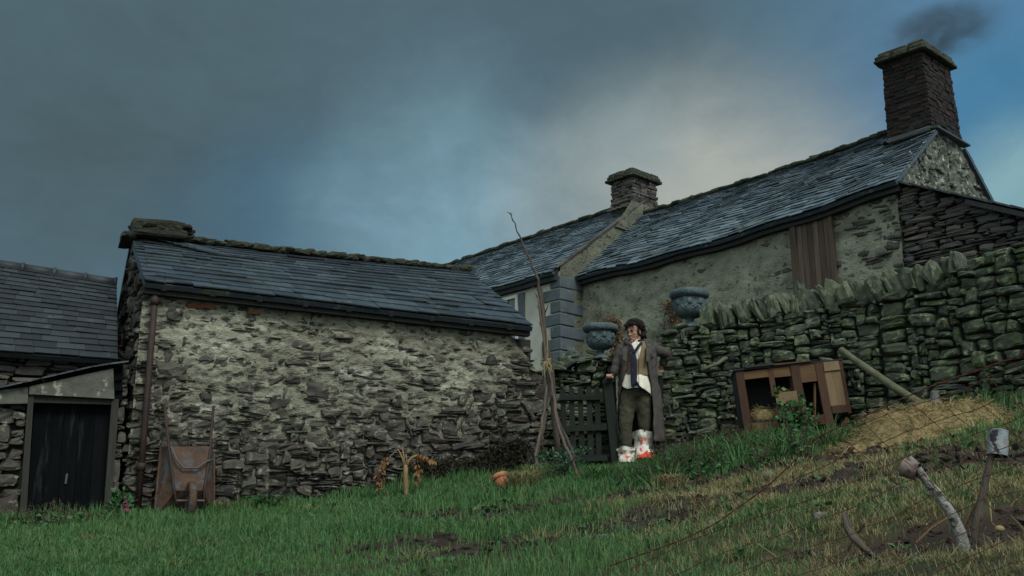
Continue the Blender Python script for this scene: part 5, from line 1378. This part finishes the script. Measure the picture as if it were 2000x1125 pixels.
sleeve([mp(1270, 677, .03), mp(1282, 684, .04), mp(1305, 691, .12), mp(1294, 711, .18)], [.080, .074, .066, .054], 2)
# collar, lapels, pocket flap
mb = MB()
for sg, a0, a1 in ((1, -50, 90), (-1, 230, 90)):
    X = np.zeros((5, 16, 3))
    for i in range(5):
        for j in range(16):
            a = radians(a0+(a1-a0)*j/15); v = i/4
            up = 9*sin(v*pi*.55)-9*max(0, v-.5)*1.6
            hw = 16+7*v+(7*v*max(0, 1-j/6)); hd = .085+.05*v+(.02*v*max(0, 1-j/6))
            X[i, j] = mp(1243, 668+9*max(0, 1-j/5)*v*1.2-up)+vec(cos(a)*hw*PX, .03+sin(a)*hd, 0)
    mb.grid(X)
o = mb.build('collar', M['coat'], coat, smooth=True); s = o.modifiers.new('s', 'SOLIDIFY'); s.thickness = .014
for q in ([mp(1262, 706, -.19), mp(1268, 706, -.175), mp(1276, 676, -.11), mp(1262, 676, -.13)], [mp(1217, 704, -.16), mp(1224, 706, -.175), mp(1226, 676, -.13), mp(1214, 678, -.11)]):
    mb = MB(); plate(mb, q, .012, nn=vec(0, -1, 0)); mb.build('lapel', M['coat'], coat)
mb = MB(); plate(mb, [mp(1270, 694, -.165), mp(1280, 692, -.12), mp(1280, 688, -.12), mp(1270, 690, -.165)], .012, nn=vec(0, -1, 0)); mb.build('pocket_flap', M['coat'], coat)
# scarf: loop round the neck and two tails
mb = MB()
mb.tube([mp(1241, 668, .015)+vec(.082*cos(a), .085*sin(a), .012*sin(a)+.014) for a in np.linspace(-pi*.42, pi*1.42, 18)], .021, 8, sq=.7)
def tail(pts, w, t=.012):
    X = []; pts = np.array(pts); k = 22; tt = np.linspace(0, len(pts)-1, k); c = np.stack([np.interp(tt, range(len(pts)), pts[:, i]) for i in range(3)], 1); ww = np.interp(tt, range(len(pts)), w)
    G_ = np.zeros((k, 5, 3))
    for i in range(k):
        for j in range(5): G_[i, j] = c[i]+vec((j-2)/2*ww[i], -.012*cos((j-2)*.8)+.006*sin(i*.9+j), 0)
    mb.grid(G_); mb.grid(G_[:, ::-1]+vec(0, .016, 0))
tail([mp(1230, 671, -.10), mp(1234, 680, -.14), mp(1238, 700, -.175), mp(1238, 730, -.18), mp(1238, 750, -.19), mp(1236, 756, -.19)], [.02, .026, .036, .042, .036, .016])
tail([mp(1253, 668, -.09), mp(1246, 678, -.14), mp(1239, 688, -.172)], [.018, .022, .024])
tail([mp(1242, 745, -.20), mp(1247, 753, -.20), mp(1255, 760, -.20)], [.022, .016, .010]); tail([mp(1251, 756, -.205), mp(1246, 761, -.205), mp(1241, 765, -.205)], [.009, .009, .005])
mb.build('scarf', M['scarf'], man, smooth=True)
# plastic bags over the shoes
for (x, y, o_, top, s_) in ((1224, 905, .03, 874, 1.0), (1258, 897, .08, 843, 1.12)):
    mb = MB(); c = mp(x, y, o_); zt3 = mp(x, top, o_)[2]; H_ = zt3-c[2]
    zs = np.linspace(0, 1, 18); X = np.zeros((18, 28, 3))
    for i, v in enumerate(zs):
        for j in range(28):
            a = 2*pi*j/27
            rr = (.098+.022*max(0, .45-v)*2+.016*(v > .72))*s_*(1+.10*sin(a*5+v*6)+.07*sin(a*11-v*9)+.05*rs.normal())
            fwd = .13*s_*max(0, .5-v)*2*max(0, -sin(a))
            X[i, j] = c+vec(cos(a)*rr, sin(a)*rr-fwd, H_*v+.012*sin(a*3+1)*(v > .8))
        X[i, -1] = X[i, 0]
    mb.grid(X[:13], m=0); mb.grid(X[12:], m=1)
    bg_ = mb.build('plastic_bag', [M['bag'], M['bagcuff']], man, smooth=True)
    mb = MB(); zc = H_*.70; mb.tube([c+vec(.09*s_*cos(a), .09*s_*sin(a), zc) for a in np.linspace(0, 2*pi, 18)], .006, 5)
    mb.build('string_tie', M['string'], bg_)
mb = MB(); mb.tube([mp(1232, 877, -.06), mp(1240, 872, -.06), mp(1252, 866, -.0)], .0035, 4); mb.build('loose_string', M['string'], man)

# ------------------------------------------------------------------ grass
def blades(n, xr, yr, dens, hfun, wid, tintfun, lean=.35, seed=1):
    q = np.random.RandomState(seed)
    x = q.uniform(xr[0], xr[1], n); y = q.uniform(yr[0], yr[1], n)
    keep = q.rand(n) < dens(x, y); x, y = x[keep], y[keep]; n = len(x)
    z = g0(x, y)+bumps(x, y)
    h = hfun(x, y)*q.uniform(.45, 1.25, n); w_ = wid*q.uniform(.6, 1.3, n)*np.clip(y/9, .30, 1.25)
    a = q.uniform(0, 2*pi, n); l = np.abs(q.normal(0, lean, n))+.05; la = q.uniform(0, 2*pi, n)
    sx, sy = np.cos(a)*w_, np.sin(a)*w_; dx, dy = np.cos(la)*l*h, np.sin(la)*l*h
    V_ = np.zeros((n, 5, 3))
    V_[:, 0] = np.stack([x-sx, y-sy, z-.01], 1); V_[:, 1] = np.stack([x+sx, y+sy, z-.01], 1)
    V_[:, 2] = np.stack([x+sx*.75+dx*.35, y+sy*.75+dy*.35, z+h*.6], 1); V_[:, 3] = np.stack([x-sx*.75+dx*.35, y-sy*.75+dy*.35, z+h*.6], 1)
    V_[:, 4] = np.stack([x+dx, y+dy, z+h*np.clip(1-l*.35, .4, 1)], 1)
    t = np.clip(tintfun(x, y)+q.normal(0, .13, n), 0, 1)
    i0 = np.arange(n)*5
    return V_.reshape(-1, 3), np.stack([i0, i0+1, i0+2, i0+3], 1), np.stack([i0+3, i0+2, i0+4], 1), np.repeat(t, 5)
# line of the walls: no grass behind it
FLX = np.array([-12, bA[0]-3.2*bd[0], bA[0], bA[0]+5*bd[0], GW[1][0], RW[0][0]+.02]+[p[0] for p in RW[1:]])
FLY = np.array([10.0, bA[1]-3.2*bd[1], bA[1], bA[1]+5*bd[1]-.05, 13.25, 13.2]+[p[1] for p in RW[1:]])
def front(x, y): return (y < np.interp(x, FLX, FLY)-.03)*1.0
def dfront(x, y): return np.interp(x, FLX, FLY)-y
def inview(x, y): return (np.abs(x) < .56*y+.5)*1.0
def rough(x, y): return sstep(.2, 1.4, x-.0)*(1-sstep(8.0, 9.5, y-.25*x))           # the dug, dry part of the garden
def haymask(x, y): return 1-((x-hc[0])**2/.9+(y-hc[1])**2/.55 < .8)*1.0
def dens(x, y):
    n_ = fbm(x*1.3, y*1.7, 61, 4); s = soilmask(x, y)
    return front(x, y)*inview(x, y)*haymask(x, y)*(1-.95*s)*(1-.80*rough(x, y))
def hf(x, y):
    d = dfront(x, y)
    tuft = sstep(.45, .72, fbm(x*1.6, y*1.6, 71, 3))
    base = .045+.04*sstep(5, 9, y)*(1-.5*rough(x, y))+.09*tuft*(1-.6*rough(x, y))
    near = .06*(1-sstep(.0, .9, d))
    tall = .30*np.exp(-(((x-2.3)/.85)**2+((y-10.9)/.9)**2))+.10*np.exp(-(((x-3.9)/.8)**2+((y-7.8)/.4)**2))
    man_ = 1-.65*np.exp(-(((x-1.6)/.55)**2+((y-12.6)/.7)**2))
    return (base+near+tall)*man_
def tint(x, y):
    n_ = fbm(x*1.1, y*1.5, 81, 4)
    return np.clip(.28+.25*(n_-.5)+.42*rough(x, y)*sstep(.36, .58, fbm(x*.9, y*1.6, 91, 4))-.10*np.exp(-(((x-2.1)/1.2)**2+((y-10.8)/1.2)**2)), .03, .95)
M['grass'] = mat('meadow_grass', [(0,.018,.065,.017), (.2,.038,.115,.034), (.42,.072,.14,.045), (.58,.12,.13,.05), (.8,.21,.17,.08), (1,.27,.22,.12)], scale=3, rmix=1.0, bump=0, rough=.65)
mb = MB()
for args in ((230000, (-8, 7.5), (6.0, 14), dens, hf, .0042, tint, .40, 5), (150000, (-5, 5), (2.6, 8.0), dens, hf, .0042, tint, .5, 6)):
    v_, q4, q3, t_ = blades(*args); mb.v.append(v_); mb.r.append(t_); mb.f += [q4+mb.n, q3+mb.n]; mb.fm += [(len(q4), 0), (len(q3), 0)]; mb.n += len(v_)
# loose dead stems and hay wisps lying about the dug part
def dens2(x, y): return front(x, y)*inview(x, y)*rough(x, y)*(1-.85*soilmask(x, y))*(.55+.45*sstep(.48, .62, fbm(x*1.7, y*2.6, 101, 3)))
v_, q4, q3, t_ = blades(120000, (-1, 6.5), (2.6, 11), dens2, lambda x, y: .075+0*x, .0026, lambda x, y: .82+0*x, 1.7, 8)
mb.v.append(v_); mb.r.append(t_); mb.f += [q4+mb.n, q3+mb.n]; mb.fm += [(len(q4), 0), (len(q3), 0)]; mb.n += len(v_)
gr = mb.build('grass', M['grass']); tag(gr, 'rough green grass with dry patches over the sloping garden', 'grass', kind='stuff')
# clumps of splayed turf and dead thatch over the dug part
def clumps(nc, xr, yr, wfun, nb, hr_, rr_, tfun, seed, wid=.0034):
    q = np.random.RandomState(seed)
    cx = q.uniform(xr[0], xr[1], nc); cy = q.uniform(yr[0], yr[1], nc)
    k_ = q.rand(nc) < wfun(cx, cy)*inview(cx, cy)*front(cx, cy-.05)*haymask(cx, cy); cx, cy = cx[k_], cy[k_]; nc = len(cx)
    R_ = q.uniform(rr_[0], rr_[1], nc)*np.clip(cy/8, .55, 1.3); H_ = q.uniform(hr_[0], hr_[1], nc); T_ = np.clip(tfun(cx, cy)+q.normal(0, .16, nc), .02, .98)
    idx = np.repeat(np.arange(nc), nb); n = len(idx)
    a = q.uniform(0, 2*pi, n); rad = R_[idx]*np.sqrt(q.rand(n))
    x = cx[idx]+np.cos(a)*rad*1.25; y = cy[idx]+np.sin(a)*rad
    z = g0(x, y)+bumps(x, y)
    f_ = rad/R_[idx]
    h = H_[idx]*q.uniform(.45, 1.2, n)*(1-.45*f_); l = .25+1.5*f_*q.uniform(.5, 1.2, n)
    a2 = a+q.normal(0, .7, n); w_ = wid*q.uniform(.6, 1.3, n)*np.clip(y/9, .30, 1.25)
    b = q.uniform(0, 2*pi, n); sx, sy = np.cos(b)*w_, np.sin(b)*w_; dx, dy = np.cos(a2)*l*h, np.sin(a2)*l*h
    up = H_[idx]*.35*(1-f_**2)
    V_ = np.zeros((n, 5, 3)); z0_ = z-.012+up*.5
    V_[:, 0] = np.stack([x-sx, y-sy, z0_], 1); V_[:, 1] = np.stack([x+sx, y+sy, z0_], 1)
    V_[:, 2] = np.stack([x+sx*.8+dx*.45, y+sy*.8+dy*.45, z0_+h*.62], 1); V_[:, 3] = np.stack([x-sx*.8+dx*.45, y-sy*.8+dy*.45, z0_+h*.62], 1)
    V_[:, 4] = np.stack([x+dx, y+dy, z0_+h*np.clip(.95-l*.28, .25, 1)], 1)
    t = np.clip(T_[idx]+q.normal(0, .10, n), 0, 1); i0 = np.arange(n)*5
    return V_.reshape(-1, 3), np.stack([i0, i0+1, i0+2, i0+3], 1), np.stack([i0+3, i0+2, i0+4], 1), np.repeat(t, 5)
def addb(m_, B_):
    v_, q4, q3, t_ = B_; m_.v.append(v_); m_.r.append(t_); m_.f += [q4+m_.n, q3+m_.n]; m_.fm += [(len(q4), 0), (len(q3), 0)]; m_.n += len(v_)
tb = MB()
tintc = lambda x, y: np.where(fbm(x*1.2+3, y*1.9, 141, 3) > .47, .74, .28)
addb(tb, clumps(3600, (-1.5, 6.8), (2.5, 10.8), lambda x, y: rough(x, y)*(1-.95*soilmask(x, y))*(.25+.75*sstep(.42, .60, fbm(x*1.5, y*2.2, 151, 3))), 95, (.035, .10), (.05, .16), tintc, 12))
addb(tb, clumps(1500, (-7.5, 2.5), (4.5, 13.2), lambda x, y: .8*(1-rough(x, y))*sstep(.40, .6, fbm(x*.9, y*1.3, 161, 3)), 90, (.07, .15), (.06, .16), lambda x, y: .20+.35*sstep(.55, .7, fbm(x*1.5, y*2, 171, 3)), 13))
addb(tb, clumps(2600, (-.5, 3.4), (2.3, 5.6), lambda x, y: .75*rough(x, y)*(1-.93*soilmask(x, y)), 60, (.02, .055), (.05, .12), tintc, 15))
addb(tb, clumps(520, (1.15, 3.3), (9.7, 11.7), lambda x, y: .9*np.exp(-((x-2.25)/.85)**4-((y-10.7)/.85)**4)*(.35+.65*sstep(.35, .6, fbm(x*2.2, y*2.2, 181, 3))), 70, (.22, .42), (.07, .15), lambda x, y: .13+.12*fbm(x*3, y*3, 191, 2), 17, wid=.0042))
tag(tb.build('turf_clumps', M['grass']), 'clumps of splayed green and straw-coloured turf over the garden', 'turf', kind='stuff')
# low broad-leaved weeds in the turf
wb_ = MB(); q = np.random.RandomState(9); cnt = 0
while cnt < 260:
    x, y = q.uniform(-7, 6), q.uniform(3.2, 12.8)
    if abs(x) > .54*y or front(np.array([x]), np.array([y+.1]))[0] < 1: continue
    cnt += 1; c = vec(x, y, g(x, y)+.02)
    for k in range(q.randint(5, 10)):
        a = q.uniform(0, 2*pi); s_ = q.uniform(.035, .085)*np.clip(y/9, .5, 1.2); leaf(wb_, c+vec(cos(a)*.015, sin(a)*.015, 0), s_, vec(cos(a), sin(a), q.uniform(.2, 1.0)), r=q.rand(), w=.35)
tag(wb_.build('broadleaf_weeds', M['leaf']), 'low broad-leaved weeds scattered through the turf', 'weeds', kind='stuff')
# soil clods
mb = MB(); q = np.random.RandomState(3); cnt = 0
while cnt < 7000:
    x, y = q.uniform(-2, 6), q.uniform(2.8, 10.5)
    if float(soilmask(np.array([x]), np.array([y]))[0]) < .35 or abs(x) > .55*y+.3: continue
    cnt += 1; s_ = (.006+.022*q.rand()**3)*(.45+y/11)
    stone(mb, vec(x, y, g(x, y)+s_*.3), vec(1, 0, 0), vec(0, 1, 0), Z3, s_*q.uniform(.8, 1.6), s_, s_*.75, q.rand(), k=2.6, n=2, rough=.3)
tag(mb.build('soil_clods', M['clay']), 'dark crumbled soil in the dug strips of the garden', 'soil', kind='stuff')
# tussocks of long dry grass
def tussock(px, Y, n, h, spr, tintv, label):
    c = at(px, Y); mb = MB()
    for _ in range(n):
        a = rs.uniform(0, 2*pi); d = vec(cos(a), sin(a), 0); l = h*rs.uniform(.5, 1.15); o = spr*rs.rand()
        p = c+d*o*.5; k = rs.uniform(.2, .9); sd = vec(-d[1], d[0], 0)*.0032
        q = [p, p+d*l*.25*k+vec(0, 0, l*.5), p+d*l*.6*k+vec(0, 0, l*.75), p+d*l*1.0*k+vec(0, 0, l*.62)]
        mb.add([q[0]-sd, q[0]+sd, q[1]+sd, q[1]-sd, q[2]+sd*.7, q[2]-sd*.7, q[3]], [[0, 1, 2, 3], [3, 2, 4, 5], [5, 4, 6]], np.clip(tintv+rs.normal(0, .12), 0, 1))
    tag(mb.build('grass_tussock', M['grass'], loc=c), label, 'grass tussock')
tussock(1020, 11.0, 700, .30, .26, .72, 'dry straw-coloured tussock beside the terracotta flowerpot')
tussock(1045, 11.5, 350, .34, .2, .55, 'half green tussock at the foot of the left tripod pole')
tussock(1310, 9.4, 420, .16, .22, .85, 'pale dry tussock at the edge of the dug soil below the man')
tussock(1170, 10.9, 400, .28, .25, .35, 'green tussock beside the right foot of the bean poles')
tussock(430, 11.2, 260, .20, .2, .5, 'small tussock beside the wheelbarrow')

# ------------------------------------------------------------------ chimney smoke
sm = bpy.data.meshes.new('smoke'); import bmesh
bm_ = bmesh.new(); bmesh.ops.create_icosphere(bm_, subdivisions=4, radius=1); bm_.to_mesh(sm); bm_.free()
so_ = bpy.data.objects.new('smoke', sm); C.objects.link(so_)
s0_ = P(1722, 88, 16.9); s1_ = P(1990, 24, 17.6)
dv = s1_-s0_; so_.location = tuple((s0_+s1_)/2+dv*.0); so_.scale = (np.linalg.norm(dv)*.56, .5, .62)
from mathutils import Vector as _V
so_.rotation_euler = (0, -math.atan2(dv[2], math.hypot(dv[0], dv[1])), math.atan2(dv[1], dv[0]))
m = bpy.data.materials.new('smoke'); m.use_nodes = True; nt = m.node_tree; N = nt.nodes; L = nt.links; N.clear()
o_ = N.new('ShaderNodeOutputMaterial'); pv_ = N.new('ShaderNodeVolumePrincipled'); L.new(pv_.outputs[0], o_.inputs['Volume'])
pv_.inputs['Color'].default_value = (.10, .09, .085, 1)
tc = N.new('ShaderNodeTexCoord'); ln = N.new('ShaderNodeVectorMath'); ln.operation = 'LENGTH'; L.new(tc.outputs['Object'], ln.inputs[0])
mp_ = N.new('ShaderNodeMapping'); mp_.inputs['Scale'].default_value = (1.9, .9, 1.2); mp_.inputs['Location'].default_value = (2.3, .4, 1.0); L.new(tc.outputs['Object'], mp_.inputs[0])
ns = N.new('ShaderNodeTexNoise'); ns.inputs['Scale'].default_value = 1.7; ns.inputs['Detail'].default_value = 4; ns.inputs['Distortion'].default_value = .8; L.new(mp_.outputs[0], ns.inputs['Vector'])
mr = N.new('ShaderNodeMapRange'); mr.inputs['From Min'].default_value = .28; mr.inputs['From Max'].default_value = .72; L.new(ns.outputs['Fac'], mr.inputs['Value'])
mr2 = N.new('ShaderNodeMapRange'); mr2.interpolation_type = 'SMOOTHSTEP'; mr2.inputs['From Min'].default_value = 1; mr2.inputs['From Max'].default_value = .55; L.new(ln.outputs['Value'], mr2.inputs['Value'])
mu = N.new('ShaderNodeMath'); mu.operation = 'MULTIPLY'; L.new(mr.outputs[0], mu.inputs[0]); L.new(mr2.outputs[0], mu.inputs[1])
m2 = N.new('ShaderNodeMath'); m2.operation = 'MULTIPLY'; L.new(mu.outputs[0], m2.inputs[0]); m2.inputs[1].default_value = 2.3
sxx = N.new('ShaderNodeSeparateXYZ'); L.new(tc.outputs['Object'], sxx.inputs[0])
mr3 = N.new('ShaderNodeMapRange'); mr3.interpolation_type = 'SMOOTHSTEP'; mr3.inputs['From Min'].default_value = .75; mr3.inputs['From Max'].default_value = -.35
mr3.inputs['To Min'].default_value = .22; L.new(sxx.outputs['X'], mr3.inputs['Value'])
m4 = N.new('ShaderNodeMath'); m4.operation = 'MULTIPLY'; L.new(m2.outputs[0], m4.inputs[0]); L.new(mr3.outputs[0], m4.inputs[1])
L.new(m4.outputs[0], pv_.inputs['Density']); sm.materials.append(m)
tag(so_, 'dark thin smoke drifting from the tall brick chimney', 'smoke', kind='stuff')
# ------------------------------------------------------------------ sky, sun, camera
sc = bpy.context.scene
w = bpy.data.worlds.new('World'); sc.world = w; w.use_nodes = True
nt = w.node_tree; N = nt.nodes; L = nt.links; N.clear()
EXPO = .75
SUN_EL, SUN_AZ = radians(48), radians(150)          # azimuth clockwise from +Y: over the viewer's right shoulder
out = N.new('ShaderNodeOutputWorld'); bg = N.new('ShaderNodeBackground'); L.new(bg.outputs[0], out.inputs[0])
bg.inputs['Strength'].default_value = .1
sky = N.new('ShaderNodeTexSky'); sky.sky_type = 'NISHITA'; sky.sun_disc = False
sky.sun_elevation = SUN_EL; sky.sun_rotation = SUN_AZ; sky.air_density = 1.2; sky.dust_density = 1.5
tc = N.new('ShaderNodeTexCoord')
def math_(op, a, b=0.0, c=None, clamp=False):
    n = N.new('ShaderNodeMath'); n.operation = op; n.use_clamp = clamp
    for i, q in enumerate((a, b) if c is None else (a, b, c)):
        if isinstance(q, (int, float)): n.inputs[i].default_value = q
        else: L.new(q, n.inputs[i])
    return n.outputs[0]
def wnoise(scale, det, rough, sc3=(1, 1, 1), off=(0, 0, 0), dist=0):
    mp = N.new('ShaderNodeMapping'); mp.inputs['Scale'].default_value = sc3; mp.inputs['Location'].default_value = off
    L.new(tc.outputs['Generated'], mp.inputs['Vector'])
    n = N.new('ShaderNodeTexNoise'); n.inputs['Scale'].default_value = scale; n.inputs['Detail'].default_value = det
    n.inputs['Roughness'].default_value = rough; n.inputs['Distortion'].default_value = dist
    L.new(mp.outputs[0], n.inputs['Vector']); return n.outputs['Fac']
def lobe(px, py, r0, r1, dist=None):
    """1 in the direction of a cloud centre, fading to 0 at angular radius r1 (radians)"""
    d = unit(ray(px, py))
    vm = N.new('ShaderNodeVectorMath'); vm.operation = 'DISTANCE'; L.new(tc.outputs['Generated'], vm.inputs[0]); vm.inputs[1].default_value = tuple(d)
    v = vm.outputs['Value']
    if dist: v = math_('ADD', v, math_('MULTIPLY', math_('SUBTRACT', warp, .5), dist))
    mr = N.new('ShaderNodeMapRange'); mr.interpolation_type = 'SMOOTHSTEP'
    mr.inputs['From Min'].default_value = r1; mr.inputs['From Max'].default_value = r0
    L.new(v, mr.inputs['Value']); return mr.outputs[0]
def mixc(f, a, b):
    m = N.new('ShaderNodeMix'); m.data_type = 'RGBA'
    L.new(f, m.inputs['Factor'])
    for i, q in ((6, a), (7, b)):
        if isinstance(q, tuple): m.inputs[i].default_value = (*q, 1)
        else: L.new(q, m.inputs[i])
    return m.outputs[2]
warp = wnoise(2.6, 6, .55, (1, 1, 1.5), (3.1, .2, .7), .6)
fine = wnoise(6, 6, .6, (1, 1, 1.6), (1, 5, 2), .4)
def lin(r, g_, b):                                    # display colour -> radiance under the exposure and sky strength used here
    return tuple((((c/255+.055)/1.055)**2.4)*10/2**EXPO for c in (r, g_, b))
col = mixc(math_('ADD', 0.0, .82), sky.outputs[0], lin(72, 122, 156))
cover = math_('ADD', lobe(620, 40, .25, .66, .40), math_('MULTIPLY', math_('SUBTRACT', warp, .42), 1.5), None, True)
col = mixc(cover, col, lin(84, 108, 119))
dark = math_('MULTIPLY', lobe(330, 290, .02, .34, .5), math_('MULTIPLY_ADD', fine, 1.3, .0), None, True)
col = mixc(dark, col, lin(74, 93, 99))
d2_ = math_('MULTIPLY', lobe(1150, 30, .02, .30, .5), math_('MULTIPLY_ADD', fine, 1.2, .0), None, True)
col = mixc(d2_, col, lin(78, 99, 110))
gapb = math_('MULTIPLY', lobe(560, 420, .01, .15, .25), math_('MULTIPLY_ADD', warp, .9, -.1), None, True)
col = mixc(gapb, col, lin(62, 110, 145))
pale = math_('MULTIPLY', lobe(930, 490, .03, .25, .25), math_('MULTIPLY_ADD', fine, 1.6, -.1), None, True)
col = mixc(pale, col, lin(124, 160, 176))
bright = math_('MULTIPLY', math_('ADD', math_('MULTIPLY', lobe(1220, 375, .01, .17, .16), .62), math_('MULTIPLY', lobe(1460, 340, .02, .18, .16), .75), None, True), math_('MULTIPLY_ADD', fine, 1.7, .22), None, True)
col = mixc(bright, col, lin(168, 174, 168))
brt2 = math_('MULTIPLY', lobe(1230, 260, .01, .10, .12), math_('MULTIPLY_ADD', fine, 1.3, .0), None, True)
col = mixc(brt2, col, lin(132, 150, 155))
br = math_('MULTIPLY', lobe(1960, 190, .03, .13, .15), math_('MULTIPLY_ADD', fine, 1.0, .3), None, True)
col = mixc(br, col, lin(70, 126, 162))
wisp = wnoise(13, 7, .62, (1, 1, 1.8), (4, 2, 9), 1.2)
rightl = math_('MULTIPLY', lobe(2010, 380, .03, .10, .1), math_('MULTIPLY_ADD', fine, 1.0, .35), None, True)
col = mixc(rightl, col, lin(132, 170, 178))
wv_ = math_('MULTIPLY_ADD', wisp, .26, .87)
vmul = N.new('ShaderNodeVectorMath'); vmul.operation = 'SCALE'; L.new(col, vmul.inputs[0]); L.new(wv_, vmul.inputs['Scale']); col = vmul.outputs[0]
# overcast brightness of the part of the sky behind the viewer and overhead
sx = N.new('ShaderNodeSeparateXYZ'); L.new(tc.outputs['Generated'], sx.inputs[0])
back = N.new('ShaderNodeMapRange'); back.interpolation_type = 'SMOOTHSTEP'; back.inputs['From Min'].default_value = .55; back.inputs['From Max'].default_value = -.35
L.new(sx.outputs['Y'], back.inputs['Value'])
col = mixc(back.outputs[0], col, (4.2, 5.0, 4.9))
L.new(col, bg.inputs['Color'])

sl = bpy.data.lights.new('sun', 'SUN'); sl.energy = 1.5; sl.angle = radians(25); sl.color = (1, 1, .93)
so = bpy.data.objects.new('sun', sl); C.objects.link(so)
from mathutils import Vector
sd = Vector((sin(SUN_AZ)*cos(SUN_EL), cos(SUN_AZ)*cos(SUN_EL), sin(SUN_EL)))
so.rotation_euler = (-sd).to_track_quat('-Z', 'Y').to_euler()

cam = bpy.data.cameras.new('camera'); co = bpy.data.objects.new('camera', cam); C.objects.link(co)
cam.lens = 36; cam.sensor_width = 36; cam.clip_end = 2000; cam.clip_start = .05
co.rotation_euler = (radians(90)+PITCH, 0, 0)
sc.camera = co
vs = sc.view_settings; vs.view_transform = 'Standard'; vs.look = 'None'; vs.exposure = EXPO; vs.gamma = 1; vs.use_curve_mapping = False
sc.cycles.volume_step_rate = 1.0; sc.cycles.max_bounces = 6; sc.cycles.use_denoising = True
